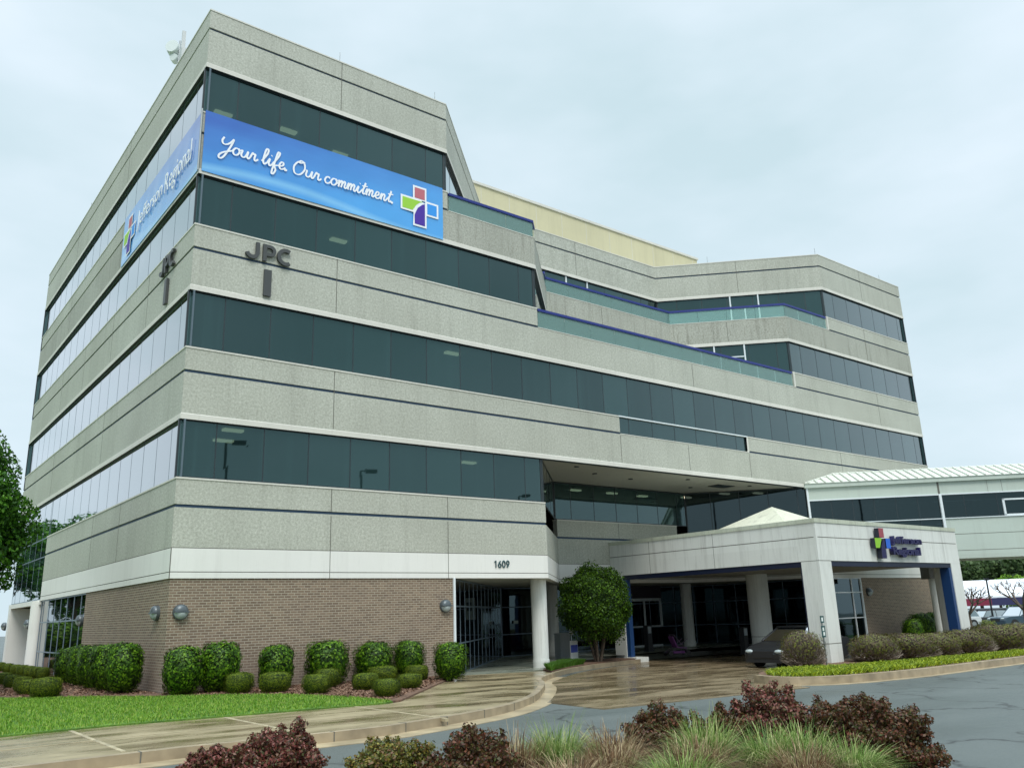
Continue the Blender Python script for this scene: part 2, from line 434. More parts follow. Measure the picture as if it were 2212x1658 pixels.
BOX = mk_leaf('boxwood_leaf', [(0.022, 0.045, 0.006), (0.075, 0.12, 0.010), (0.21, 0.27, 0.018)], 0.6, 0.2, 0.2)
TREEL = mk_leaf('tree_leaf', [(0.012, 0.05, 0.004), (0.035, 0.13, 0.008), (0.11, 0.28, 0.02)], 0.5, 0.25, 0.25)
ROUNDL = mk_leaf('round_tree_leaf', [(0.008, 0.026, 0.003), (0.028, 0.075, 0.004), (0.10, 0.20, 0.010)], 0.5, 0.15, 0.25)
REDL = mk_leaf('burgundy_leaf', [(0.03, 0.028, 0.010), (0.12, 0.034, 0.026), (0.25, 0.065, 0.055), (0.05, 0.08, 0.015), (0.40, 0.17, 0.14)], 0.45, 0.25)
REDD = mk_leaf('dark_burgundy_leaf', [(0.03, 0.022, 0.010), (0.12, 0.035, 0.022), (0.045, 0.06, 0.012), (0.20, 0.065, 0.035), (0.06, 0.085, 0.015)], 0.45, 0.25)
MIXL = mk_leaf('bronze_green_leaf', [(0.05, 0.06, 0.015), (0.14, 0.16, 0.03), (0.17, 0.07, 0.035), (0.30, 0.26, 0.04), (0.08, 0.12, 0.022)], 0.45, 0.25)
GRASSG = mk_leaf('green_blade', [(0.06, 0.14, 0.02), (0.16, 0.28, 0.05), (0.30, 0.40, 0.11), (0.58, 0.58, 0.28)], 0.5, 0.3)
GRASSB = mk_leaf('straw_blade', [(0.06, 0.035, 0.02), (0.17, 0.09, 0.045), (0.24, 0.14, 0.07), (0.60, 0.47, 0.28), (0.15, 0.15, 0.05)], 0.6, 0.3)
LIRI = mk_leaf('lime_ground_cover', [(0.05, 0.09, 0.01), (0.17, 0.26, 0.012), (0.34, 0.44, 0.02), (0.62, 0.68, 0.06)], 0.5, 0.3)
TWIG = mk_leaf('bare_twig', [(0.10, 0.08, 0.06), (0.24, 0.19, 0.15), (0.44, 0.38, 0.31)], 0.8, 0.0)
AZL = mk_leaf('azalea_leaf', [(0.06, 0.045, 0.03), (0.12, 0.08, 0.04), (0.10, 0.12, 0.02), (0.18, 0.19, 0.03)], 0.6, 0.2)
BACKL = mk_leaf('backdrop_leaf', [(0.03, 0.06, 0.02), (0.06, 0.11, 0.03), (0.10, 0.16, 0.05)], 0.6, 0.25)
LIMEL = mk_leaf('spring_leaf', [(0.12, 0.26, 0.02), (0.24, 0.42, 0.04)], 0.6, 0.3)
BARK = plain('bark', (0.10, 0.075, 0.055), 0.9, noise=0.5, nscale=12, bump=0.8)

# ------------------------------------------------------------------ ground
def slab(name, pts, top, depth, m, sides=None, kind='structure', label=None, flat=None):
    bm = bmesh.new()
    a = sum(pts[i][0] * pts[(i + 1) % len(pts)][1] - pts[(i + 1) % len(pts)][0] * pts[i][1] for i in range(len(pts)))
    if a < 0: pts = list(reversed(pts))
    vs = [bm.verts.new((p[0], p[1], 0)) for p in pts]
    f = bm.faces.new(vs)
    for gx in GX:
        bmesh.ops.bisect_plane(bm, geom=bm.verts[:] + bm.edges[:] + bm.faces[:], plane_co=(gx, 0, 0), plane_no=(1, 0, 0))
    if depth > 0:
        bedges = [e for e in bm.edges if e.is_boundary]
        r = bmesh.ops.extrude_edge_only(bm, edges=bedges)
        low = set(v for v in r['geom'] if isinstance(v, bmesh.types.BMVert))
        for fc in r['geom']:
            if isinstance(fc, bmesh.types.BMFace) and sides is not None: fc.material_index = 1
        for v in bm.verts:
            v.co.z = (flat if flat is not None else G(v.co.x) + top) - (depth if v in low else 0)
    else:
        for v in bm.verts: v.co.z = flat if flat is not None else G(v.co.x) + top
    bmesh.ops.recalc_face_normals(bm, faces=bm.faces[:])
    bmesh.ops.triangulate(bm, faces=bm.faces[:])
    me = bpy.data.meshes.new(name); bm.to_mesh(me); bm.free()
    if sum(p.normal.z * p.area for p in me.polygons) < 0: me.flip_normals()
    me.materials.append(m)
    if sides is not None: me.materials.append(sides)
    o = bpy.data.objects.new(name, me); COL.objects.link(o)
    tag(o, label, None, None, kind)
    return o
def smoothline(pts, n=6):
    out = []
    P = [pts[0]] + list(pts) + [pts[-1]]
    for i in range(1, len(P) - 2):
        for k in range(n):
            t = k / n
            a = [0.5 * ((2 * P[i][j]) + (-P[i - 1][j] + P[i + 1][j]) * t + (2 * P[i - 1][j] - 5 * P[i][j] + 4 * P[i + 1][j] - P[i + 2][j]) * t * t
                 + (-P[i - 1][j] + 3 * P[i][j] - 3 * P[i + 1][j] + P[i + 2][j]) * t ** 3) for j in range(len(pts[0]))]
            out.append(tuple(a))
    out.append(tuple(pts[-1]))
    return out

slab('road', [(-300, -400), (500, -400), (500, 500), (-300, 500)], -0.15, 0, ASPH)
CURBTOP = [(-60, -11.3), (-8, -11.3), (-0.5, -11.3), (1.2, -11.0), (2.7, -10.5), (4.3, -9.75), (6.1, -8.4), (7.8, -6.7), (9.4, -4.9), (10.7, -3.2), (12.9, -1.35)]
ct = smoothline(CURBTOP, 5)
slab('sidewalk', ct + [(13.6, 0.0), (9.9, 0.2), (9.6, 0.0), (8.15, -1.85), (3.3, -7.2), (2.9, -7.4), (-60, -7.4)], 0.0, 0.3, WALK)
def ribbon(pts, o0, o1):
    a = offset(pts, o0); b = offset(pts, o1); return a, b
def strip_slab(name, line, o0, o1, top, depth, m):
    a, b = ribbon(line, o0, o1)
    return slab(name, a + list(reversed(b)), top, depth, m)
ISL = smoothline([(12.9, -1.35), (14.4, -0.2), (16.1, 0.85), (18.4, 2.0), (20.3, 2.7), (21.87, 3.1)], 4)
full = ct[:-1] + ISL
strip_slab('curb', full, 0.16, -0.004, 0.012, 0.3, CURB)
strip_slab('gutter', ct, 0.62, 0.16, -0.138, 0.05, GUTTER)
# curb joints
mb = MB()
for i, (x, y) in enumerate(ct):
    if i % 4 == 2 and x > -10:
        q = nrm(ct[i - 1], ct[i]); tx, ty = -q[1], q[0]
        z = G(x)
        mb.obox((x - q[0] * 0.0 - tx * 0.01, y - ty * 0.01, z - 0.14), (q[0] * 0.165, q[1] * 0.165, 0), (tx * 0.02, ty * 0.02, 0), (0, 0, 0.156), 0)
tag(mb.build('curb_joint', JOINT), kind='structure')
slab('driveway', [(6.2, -10.95), (14.0, -10.95), (15.3, -8.4), (17.5, -7.2), (21.5, -6.4), (34, -6.4), (46, -6.4), (46, 0), (33.6, 0), (33.4, 4.4), (21.6, 4.4), (21.6, 3.0)] + list(reversed([p for p in offset(full, 0.5) if p[0] > 6.4 and p[0] < 21.0])), -0.134, 0.05, DRIVE)
slab('plaza', [(9.7, 0.1), (13.9, 0.1), (14.3, 1.0), (18.4, 4.45), (36, 4.45), (36, 0.3), (33.4, 0.3), (33.4, 9.4), (18.6, 9.5)], 0, 0.4, PLAZA, flat=-0.2)
slab('lawn', [(-60, -7.4), (2.75, -7.42), (3.1, -7.2), (3.05, -5.6), (2.3, -3.2), (1.1, -1.9), (-0.4, -0.9), (-1.6, 0.6), (-3.2, 1.9), (-4.2, 6), (-5, 22), (-8, 60), (-60, 60)], 0.03, 0.2, LAWN)
slab('mulch_bed', [(3.1, -7.2), (3.35, -7.15), (8.1, -1.9), (9.75, 0.05), (0, 0.05), (0.05, 28), (-7, 60), (-8, 60), (-5, 22), (-4.2, 6), (-3.2, 1.9), (-1.6, 0.6), (-0.4, -0.9), (1.1, -1.9), (2.3, -3.2), (3.05, -5.6)], 0.04, 0.2, MULCH)
slab('mulch_bed', [(13.05, -1.2)] + [p for p in offset(ISL, -0.03) if p[0] > 13.2 and p[0] < 21.7] + [(21.7, 3.1), (21.8, 4.4), (18.5, 4.42), (14.4, 0.7), (13.65, 0.0)], 0.05, 0.2, MULCH)
# right island, its curb and the bed round the canopy foot
RI = smoothline([(15.0, -8.6), (14.6, -9.4), (14.9, -10.2), (16.2, -10.7), (19, -10.85), (27, -10.85), (34, -10.8), (37.5, -10.3), (39.3, -9.0)], 5)
isl_back = [(39.5, -7.0), (33.4, -6.0), (33.4, -6.74), (21.4, -6.3), (17.6, -7.15), (15.9, -7.9)]
slab('planting_bed', RI + isl_back, 0.06, 0.3, MULCH)
strip_slab('curb', RI + [(39.5, -7.0)], 0.2, -0.004, 0.072, 0.35, CURB)
strip_slab('gutter', RI, 0.42, 0.2, -0.137, 0.05, GUTTER)
# camera-side planter island
IA, IB = (-4.3, -15.2), (2.45, -19.3)
def capsule(a, b, r, n=12):
    ang = math.atan2(b[1] - a[1], b[0] - a[0]); out = []
    for i in range(n + 1):
        t = ang - math.pi / 2 + math.pi * i / n; out.append((b[0] + r * math.cos(t), b[1] + r * math.sin(t)))
    for i in range(n + 1):
        t = ang + math.pi / 2 + math.pi * i / n; out.append((a[0] + r * math.cos(t), a[1] + r * math.sin(t)))
    return out
slab('planter_island', capsule(IA, IB, .95), -0.05, 0.25, MULCH)
cp = capsule(IA, IB, 1.08)
slab('curb', cp, -0.075, 0.2, CURB)
# far lawn strips and paths across to the right
slab('far_grass', [(48, -12), (85, -12), (85, 0), (60, 3), (48, -3)], -0.02, 0.15, LAWN)
slab('far_path', [(46, -11), (47.9, -11), (47.9, -2), (46, -2)], -0.01, 0.2, GUTTER)
slab('far_grass', [(-300, -60), (300, -60), (300, -62), (-300, -62)], 0.0, 0.2, LAWN)
# sidewalk panel joints (pale worn trowel lines)
mb = MB()
PALE = plain('pale_joint', (0.40, 0.34, 0.22), 0.5, noise=.3, nscale=3)
for x in (-6.5, -3.7, -0.9, 2.0):
    mb.box(x - 0.035, x + 0.035, -11.1, -7.45, G(x) - 0.05, G(x) + 0.006)
for k in range(14):
    x = -8 + k
    if x < 3: mb.obox((x, -9.35, G(x) + 0.002), (1, 0, G(x + 1) - G(x)), (0, 0.045, 0), (0, 0, 0.004))
tag(mb.build('sidewalk_joint', PALE), kind='structure')

# ------------------------------------------------------------------ main building
T0, G6, S5, W5, G5, S4, W4, G4, S3, W3, G3, S2, W2, G2, WT, WL, WB = 22.15, 21.38, 19.88, 18.16, 17.31, 15.9, 14.12, 13.25, 11.88, 10.02, 9.2, 7.765, 6.0, 5.12, 3.97, 3.28, 3.1
XE, YE = 46.0, 28.0
A0, A1, A2, A3 = (9.64, 0), (16.54, 6.9), (29.6, 6.9), (36.5, 0)
B0, B1, B2, B3 = (14.1, 0), (18.6, 4.5), (27.8, 4.5), (32.3, 0)
tail = [(XE, 0), (XE, YE)]
P5 = [(0, YE), (0, 0), A0, A1, A2, A3] + tail
P4 = [(0, YE), (0, 0), B0, B1, B2, B3] + tail
P3 = [(0, YE), (0, 0)] + tail
bld = empty('office_building', (0, 0, 0))
tag(bld, 'five storey office block with grey concrete bands, dark ribbon windows and a brick ground floor', 'building')
def trimlip(mb, path, z, closed=False, m=1):
    """smooth pale lip along the foot of a band, standing 3 cm proud"""
    sweep(mb, path, [(0.02, z - 0.02), (0.02, z + 0.14), (0.0, z + 0.16), (-0.3, z + 0.16), (-0.3, z - 0.02)], closed, [m] * 4 + [5], m)  # underside coloured dark as the shadow line below the band
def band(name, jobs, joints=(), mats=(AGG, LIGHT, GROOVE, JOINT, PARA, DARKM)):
    """jobs: (path, closed, z0, z1, lip?, groove z or None, material)"""
    mb = MB()
    for path, closed, z0, z1, lip, gz, m in jobs:
        zb = z0 + (0.16 if lip else 0)
        if lip: trimlip(mb, path, z0, closed)
        if gz:
            strip(mb, path, zb, gz - 0.045, 0, 0.3, closed, m)
            strip(mb, path, gz - 0.045, gz + 0.045, -0.05, 0.25, closed, 2)
            strip(mb, path, gz + 0.045, z1 - 0.05, 0, 0.3, closed, m)
        else:
            strip(mb, path, zb, z1 - 0.05, 0, 0.3, closed, m)
        if z1 in (G5, G4, G3, G2): strip(mb, path, z1 - 0.05, z1, 0.0, 0.3, closed, m)
        else: strip(mb, path, z1 - 0.05, z1, 0.02, 0.36, closed, 1)          # pale sill / coping
    for (x, y, nx, ny, z0, z1) in joints:
        tx, ty = -ny, nx
        mb.obox((x - tx * .012 - nx * .01, y - ty * .012 - ny * .01, z0), (nx * .014, ny * .014, 0), (tx * .024, ty * .024, 0), (0, 0, z1 - z0), 3)
    return mb.build(name, list(mats), bld)
def jf(x, z0, z1): return (x, 0, 0, -1, z0, z1)
def jl(y, z0, z1): return (0, y, -1, 0, z0, z1)
def jb(x, y, z0, z1): return (x, y, 0, -1, z0, z1)
q = math.sqrt(.5)
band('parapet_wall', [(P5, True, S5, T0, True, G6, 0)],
     [jf(4.95, S5 + .2, T0 - .05), jb(23, 6.9, S5 + .2, T0 - .05), (33.05, 3.45, -q, -q, S5 + .2, T0 - .05), jf(41, S5 + .2, T0 - .05)] + [jl(y, S5 + .2, T0 - .05) for y in (10, 19.8)])
LFT5 = [(0, YE), (0, 0), A0, (12.3, 2.66)]
RGT5 = [A3, (XE, 0), (XE, YE), (0, YE)]
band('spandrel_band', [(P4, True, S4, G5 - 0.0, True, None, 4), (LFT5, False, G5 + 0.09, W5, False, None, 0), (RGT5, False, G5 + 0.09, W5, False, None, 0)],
     [jl(y, S4 + .2, W5 - .05) for y in (10, 19.8)] + [jb(22.4, 4.5, S4 + .2, G5 - .05), jf(40.6, S4 + .2, W5 - .05), (30.0, 2.3, -q, -q, S4 + .2, G5 - .05)])
mb = MB()
for pth in (LFT5[:3], RGT5): strip(mb, pth, G5, G5 + 0.09, -0.04, 0.25, False, 0)
mb.build('blue_reveal', [GROOVE], bld)
LFT4 = [(0, YE), (0, 0), B0]
RGT4 = [B3, (XE, 0), (XE, YE), (0, YE)]
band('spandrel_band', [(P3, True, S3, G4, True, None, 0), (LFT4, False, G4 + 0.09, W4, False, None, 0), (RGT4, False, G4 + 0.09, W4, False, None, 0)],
     [jf(4.95, S3 + .2, W4 - .05), jf(23.8, S3 + .2, G4 - .05), jf(41, S3 + .2, W4 - .05)] + [jl(y, S3 + .2, W4 - .05) for y in (5, 10, 15, 19.8)])
mb = MB()
for pth in (LFT4, RGT4): strip(mb, pth, G4, G4 + 0.09, -0.04, 0.25, False, 0)
mb.build('blue_reveal', [GROOVE], bld)
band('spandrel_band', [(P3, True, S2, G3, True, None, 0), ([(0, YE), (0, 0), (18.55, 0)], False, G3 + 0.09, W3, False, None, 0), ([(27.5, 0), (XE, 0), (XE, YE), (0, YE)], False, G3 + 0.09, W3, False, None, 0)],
     [jf(4.95, S2 + .2, W3 - .05), jf(18.55, S2 + .2, G3 - .05), jf(23.0, S2 + .2, G3 - .05), jf(27.6, S2 + .2, G3 - .05), jf(36, S2 + .2, W3 - .05)] + [jl(y, S2 + .2, W3 - .05) for y in (10, 19.8)])
mb = MB()
for pth in ([(0, YE), (0, 0), (18.55, 0)], [(27.5, 0), (XE, 0), (XE, YE)]): strip(mb, pth, G3, G3 + 0.09, -0.04, 0.25, False, 0)
mb.build('blue_reveal', [GROOVE], bld)
# second floor band + white fascia over the ground floor
LB = [(0, 19.3), (0, 0), B0]
LBF = [(0, 19.3), (0, 0), B0, B1, (26.9, 4.5)]
RB = [(33.2, 0), (XE, 0), (XE, YE), (4, YE)]
band('spandrel_band', [(LBF, False, WT, G2, False, None, 0), (LB, False, G2 + 0.09, W2, False, None, 0), ([B1, (26.9, 4.5)], False, G2 + 0.09, W2, False, None, 0), (RB, False, WT, W2, False, G2, 0)],
     [jf(4.95, WT, G2 - .05), jf(4.95, G2 + .09, W2 - .05), jf(9.5, WT, G2 - .05), jf(9.5, G2 + .09, W2 - .05), jb(22.6, 4.5, G2 + .09, W2 - .05)] + [jl(y, WT, W2 - .05) for y in (6.2, 10.2)])
mb = MB()
for pth in (LB, LBF[3:]): strip(mb, pth, G2, G2 + 0.09, -0.04, 0.25, False, 0)
mb.build('blue_reveal', [GROOVE], bld)
mb = MB()
FW = [(0, 19.3), (0, 0), B0, B1, B2, B3]
for pth in (FW, RB):
    strip(mb, pth, WL + 0.012, WT - 0.02, 0, 0.3, False, 0)
    strip(mb, pth, WL - 0.012, WL + 0.012, -0.012, 0.28, False, 1)
    strip(mb, pth, WT - 0.02, WT, -0.01, 0.25, False, 1)
    strip(mb, pth, WB, WL - 0.012, 0, 0.3, False, 0)
for (x, y, nx, ny, z0, z1) in [jf(4.95, WB, WT), jf(9.5, WB, WT), jf(0.0, WB, WT), jl(0, WB, WT), jb(22.6, 4.5, WB, WT)]:
    tx, ty = -ny, nx
    mb.obox((x - tx * .01 - nx * .01, y - ty * .01 - ny * .01, z0), (nx * .014, ny * .014, 0), (tx * .02, ty * .02, 0), (0, 0, z1 - z0), 1)
mb.build('white_fascia', [WHITE, JOINT], bld)
# floor plates with their ceilings, soffit of the overhang, roof
def inset(P, d): return offset(P, -d, True)
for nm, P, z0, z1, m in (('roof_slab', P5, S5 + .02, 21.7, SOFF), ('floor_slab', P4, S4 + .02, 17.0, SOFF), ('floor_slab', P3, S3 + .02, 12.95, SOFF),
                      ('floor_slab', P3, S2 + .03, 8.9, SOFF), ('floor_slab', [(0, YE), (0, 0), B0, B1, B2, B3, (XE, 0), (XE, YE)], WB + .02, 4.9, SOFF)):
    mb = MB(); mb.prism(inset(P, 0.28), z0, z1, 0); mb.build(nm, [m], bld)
mb = MB()
for x, y in ((16.8, 1.0), (18.8, 2.0), (21.5, 2.4), (24.2, 1.2), (26.5, 3.0), (29, 1.2)):
    mb = MB(); mb.cyl((x, y, S2 + 0.0), (x, y, S2 + 0.04), 0.11, seg=14); mb.build('soffit_light', [DARKM], bld)
mb = MB(); mb.box(27.0, 28.3, 1.6, 2.3, S2 + .0, S2 + .03); mb.build('soffit_vent', [DARKM], bld)
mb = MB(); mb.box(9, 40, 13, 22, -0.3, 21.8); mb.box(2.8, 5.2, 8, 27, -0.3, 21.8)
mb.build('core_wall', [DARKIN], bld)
mb = MB()
for (x, y, z) in ((1.4, 2.4, S5), (3.8, 2.1, S5), (6.15, 2.5, S5), (6.0, 2.1, S4), (1.9, 0.9, S2), (2.2, 2.6, S2), (10.6, 1.2, S3),
                  (30.0, 3.6, S2), (31.6, 2.6, S2), (29.2, 5.6, S2), (26.4, 6.3, S2), (24.0, 6.2, S2), (21.4, 6.2, S2), (12.0, 2.2, S2)):
    mb = MB(); mb.box(x - 0.32, x + 0.32, y - 0.12, y + 0.12, z - 0.05, z + 0.015); mb.build('ceiling_light', [FLUO], bld)

def glazing(path, z0, z1, d=-0.10, start=1.15, pitch=1.51, gm=GLASS, mm=DARKM, name='window', transoms=(), mw=0.034, proud=0.004, tilt=0.0010, parent=None, frame=True):
    """one run of ribbon glazing: separate panes (tiny random tilts), with a mullion child"""
    pp = offset(path, d)
    gl = MB(); mu = MB()
    acc = 0.0
    for i in range(len(pp) - 1):
        a, b = Vector(pp[i]), Vector(pp[i + 1]); L = (b - a).length; t = (b - a) / L
        n = Vector((t.y, -t.x))
        cuts = [0.0]; s = start if i == 0 else pitch * 0.75
        while s < L - 0.25: cuts.append(s); s += pitch
        cuts.append(L)
        for k in range(len(cuts) - 1):
            zz = [z0] + sorted(transoms) + [z1]
            for j in range(len(zz) - 1):
                e = [random.uniform(-tilt, tilt) * pitch for _ in range(4)]
                c = []
                for (s_, z_), ee in zip(((cuts[k], zz[j]), (cuts[k + 1], zz[j]), (cuts[k + 1], zz[j + 1]), (cuts[k], zz[j + 1])), e):
                    p_ = a + t * s_ + n * ee; c.append((p_.x, p_.y, z_))
                gl.add(c, [(0, 1, 2, 3)], 0)
        for k, s_ in enumerate(cuts):
            w = mw * (1.6 if k in (0, len(cuts) - 1) and frame else 1.0)
            p_ = a + t * (s_ - w / 2) - n * 0.05
            mu.obox((p_.x, p_.y, z0), (n.x * (0.05 + proud), n.y * (0.05 + proud), 0), (t.x * w, t.y * w, 0), (0, 0, z1 - z0))
        for z_ in list(transoms) + ([z0 + 0.02, z1 - 0.03] if frame else []):
            p_ = a - n * 0.04
            mu.obox((p_.x, p_.y, z_ - 0.025), (n.x * (0.052 + proud), n.y * (0.052 + proud), 0), (t.x * L, t.y * L, 0), (0, 0, 0.05))
    w = gl.build(name, [gm], parent or bld)
    mu.build('mullion', [mm], w)
    return w
def seg(a, b): return [a, b]
for P, z0, z1 in ((P5, W5, S5), (P4, W4, S4), (P3, W3, S3)):
    # left facade (measured from the corner)
    for i in range(len(P)):
        a, b = P[i], P[(i + 1) % len(P)]
        if i == 0:   # left face, run from far end to the corner: align mullions with the corner
            L = YE; st = L - 1.15 - 1.51 * int((L - 1.6) / 1.51)
            glazing([a, b], z0 + .0, z1, start=st, mm=FAINTM, mw=.018)
        else:
            zz0 = z0
            if P is P5 and i in (2, 3, 4): zz0 = 17.0
            if P is P4 and i in (2, 3, 4): zz0 = 12.95
            glazing([a, b], zz0, z1, start=1.15)
glazing([(0, YE), (0, 19.3)], 3.15, S2, transoms=(G2, W2), mm=GREYM, start=0.9)
glazing([(0, 19.3), (0, 0)], W2, S2, start=19.3 - 1.15 - 1.51 * 11, mm=FAINTM, mw=.018)
glazing([(0, 0), B0], W2, S2, start=1.12)
glazing([B0, B1], W2, S2, start=1.15); 
glazing([B1, B2], W2, S2, start=1.0)
glazing([B2, B3], 3.2, S2, start=1.3, transoms=(G2 + .1,), gm=BRG)
glazing([(33.0, 0), (XE, 0)], W2, S2)
glazing([(XE, 0), (XE, YE)], W2, S2)
glazing([(XE, YE), (0, YE)], W2, S2)
# dark lower window set into the third band, with a bright transom
wn = glazing([(18.55, 0), (27.5, 0)], G3 + 0.0, W3, d=-0.08, start=0.64, pitch=1.51)
mb = MB(); mb.box(18.5, 27.55, -0.035, 0.1, W3 - 0.045, W3 + 0.005); mb.build('transom_bar', [WHITEM], wn)
mb = MB(); mb.box(27.5, 27.62, -0.01, 0.25, G3, W3 - .05); mb.build('window_jamb', [LIGHT], wn)
# terrace floors
for nm, P, zt in (('terrace_floor', [B0, (14.1, 8), (32.3, 8), B3, B2, B1], 0),):
    pass
# terrace doors: bright frames in the recessed glazing
def frame_door(o, t, w, z0, z1, head, n):
    """door pair with side posts; o start point, t unit dir, n outward"""
    mb = MB()
    def post(s, za, zb, ww=0.075):
        mb.obox((o[0] + t[0] * s, o[1] + t[1] * s, za), (n[0] * 0.10, n[1] * 0.10, 0), (t[0] * ww, t[1] * ww, 0), (0, 0, zb - za))
    post(0, z0, z1); post(w, z0, z1); post(w * 0.5, z0, head)
    mb.obox((o[0], o[1], head - .03), (n[0] * 0.065, n[1] * 0.065, 0), (t[0] * w, t[1] * w, 0), (0, 0, 0.06))
    mb.obox((o[0], o[1], z0), (n[0] * 0.065, n[1] * 0.065, 0), (t[0] * w, t[1] * w, 0), (0, 0, 0.06))
    return mb.build('terrace_door', [WHITEM], bld)
frame_door((22.2, 7.04), (1, 0), 1.6, 17.0, S5, 19.15, (0, -1))
frame_door((32.7, 3.93), (q, -q), 1.65, 17.0, S5, 19.15, (-q, -q))
frame_door((29.46, 2.98), (q, -q), 1.65, 12.95, S4, 15.2, (-q, -q))
frame_door((20.6, 4.64), (1, 0), 1.5, 12.95, S4, 15.2, (0, -1))
# glass balustrades with a blue handrail
def rail(path, z0, zr, endpost=None):
    g = MB(); r = MB(); s_ = MB()
    pp = offset(path, -0.06)
    for i in range(len(pp) - 1):
        a, b = Vector(pp[i]), Vector(pp[i + 1]); L = (b - a).length; t = (b - a) / L; n = Vector((t.y, -t.x))
        k = max(1, round(L / 1.5)); 
        for j in range(k):
            p0 = a + t * (L * j / k + 0.008); w = L / k - 0.016
            g.obox((p0.x, p0.y, z0), (n.x * .012, n.y * .012, 0), (t.x * w, t.y * w, 0), (0, 0, zr - z0 - 0.02))
    sweep(r, pp, [(0.06, zr - .055), (0.06, zr + .055), (-0.04, zr + .055), (-0.04, zr - .055)], False, [0] * 4)
    sweep(s_, pp, [(0.03, z0 - .01), (0.03, z0 + .05), (-0.03, z0 + .05), (-0.03, z0 - .01)], False, [0] * 4)
    o = r.build('railing', [RAILB], bld)
    g.build('glass_panel', [RGLASS], o)
    s_.build('base_channel', [STEEL], o)
    return o
rail([(9.75, 0), B0, (14.6, .5)], G5, W5 - 0.08)
rail([(18.1, 4.0), B1, B2, B3, (36.45, 0)], G5, W5 - 0.08)
rail([(14.15, 0), (32.25, 0)], G4, W4 - 0.06)
mb = MB()
for x, z0, z1 in ((36.5, G5 + 0.01, W5 + .01), (32.33, G4 + .01, W4 + .01)):
    mb = MB(); mb.box(x - 0.02, x + 0.1, -0.03, 0.3, z0, z1); mb.build('end_jamb', [LIGHT], bld)
mb = MB(); strip(mb, [(9.72, 0), B0, B1, B2, B3, (36.45, 0)], G5, G5 + .03, .015, .36); strip(mb, [(14.12, 0), (32.28, 0)], G4, G4 + .03, .015, .36); strip(mb, [(18.56, 0), (27.49, 0)], G3, G3 + .03, .015, .05)
mb.build('ledge_cap', [LIGHT], bld)
# penthouse
mb = MB(); mb.box(8, 36.5, 9.0, 21, 21.5, 25.05, 0)
mb.box(7.92, 36.58, 8.92, 21.08, 25.05, 25.2, 1)
for k in range(1, 15): mb.box(8 + k * 2.0, 8.025 + k * 2.0, 8.99, 9.1, 22, 25.0, 1)
mb.build('penthouse', [PENT, LIGHT], bld)
# lightning rods along the roof edge
mb = MB()
for x, y in ((4.9, 0.1), (9.2, 0.15), (32.0, 4.7), (36.5, 0.15), (44, 0.2), (0.1, 10), (0.1, 18)):
    mb.cyl((x, y, T0), (x, y, T0 + 0.45), 0.012, seg=6)
mb.build('lightning_rod', [STEEL], bld)

# ground floor: brick, shopfronts, columns
mb = MB()
strip(mb, [(0, 10.35), (0, 0), (9.76, 0)], -0.4, WB, -0.04, 0.25)
strip(mb, [(36.3, 0), (XE, 0), (XE, YE), (0, YE), (0, 29.5)][:4], -0.8, WB, -0.04, 0.25)
mb.build('brick_wall', [BRICK], bld)
mb = MB(); mb.box(9.7, 9.78, -0.02, 0.25, -0.3, WB); mb.build('corner_trim', [WHITEM], bld)
mb = MB(); mb.box(36.22, 36.3, -0.02, 0.2, -0.5, WB)
mb.build('corner_trim', [WHITEM], bld)
glazing([(9.8, 0.25), (18.8, 9.25)], -0.2, WB, d=0, start=0.55, pitch=1.0, gm=STOREG, mm=GREYM, transoms=(0.85, 2.15), mw=0.05, tilt=0.001, name='shopfront', proud=.012)
glazing([(18.8, 9.25), (33.4, 9.25)], -0.2, WB, d=0, start=2.3, pitch=2.1, gm=STOREG, mm=GREYM, transoms=(0.85, 2.15), mw=0.05, tilt=0.001, name='shopfront', proud=.012)
glazing([(33.4, 9.25), (33.4, 0.1)], -0.3, WB, d=0, start=1.5, pitch=1.6, gm=STOREG, mm=GREYM, transoms=(0.85, 2.15), mw=0.05, tilt=0.001, name='shopfront', proud=.012)
glazing([(33.4, 0), (36.25, 0)], -0.5, WB, d=-0.05, start=1.95, pitch=1.6, gm=STOREG, mm=WHITEM, transoms=(1.05, 2.35), mw=0.07, tilt=0.001, name='shopfront', proud=.05)
glazing([(0, 19.2), (0, 10.35)], -0.1, WB, d=-0.08, start=0.5, pitch=1.25, gm=STOREG, mm=GREYM, transoms=(0.88, 2.13), mw=0.05, tilt=0.002, name='shopfront', proud=.015)
glazing([(0.9, 28.0), (0.9, 19.4)], -0.1, WB, d=0, start=0.5, pitch=1.25, gm=STOREG, mm=GREYM, transoms=(0.88, 2.13), mw=0.05, tilt=0.002, name='shopfront', proud=.015)
mb = MB(); mb.box(-0.02, 0.3, 19.3, 28.0, 2.93, 3.14); mb.box(-0.02, 1.2, 27.3, 27.93, -0.3, 2.93); mb.box(0.3, 0.95, 19.3, 28, 3.0, 3.13)
mb.build('entrance_beam', [WHITE], bld)
for (x, y, r, zb, zt, m) in ((14.45, 1.05, 0.31, -0.2, WB + .03, CANW), (20.45, 7.3, 0.31, -0.2, WB + .03, CANW), (0.05, 19.75, 0.33, -0.1, WB - 0.0, WHITE), (30.1, 7.0, 0.31, -0.2, WB + .03, CANW)):
    c = MB(); c.cyl((x, y, zb), (x, y, zt), r, seg=32); c.cyl((x, y, zb), (x, y, zb + 0.28), r + 0.02, seg=32); o = c.build('column', [m], bld)
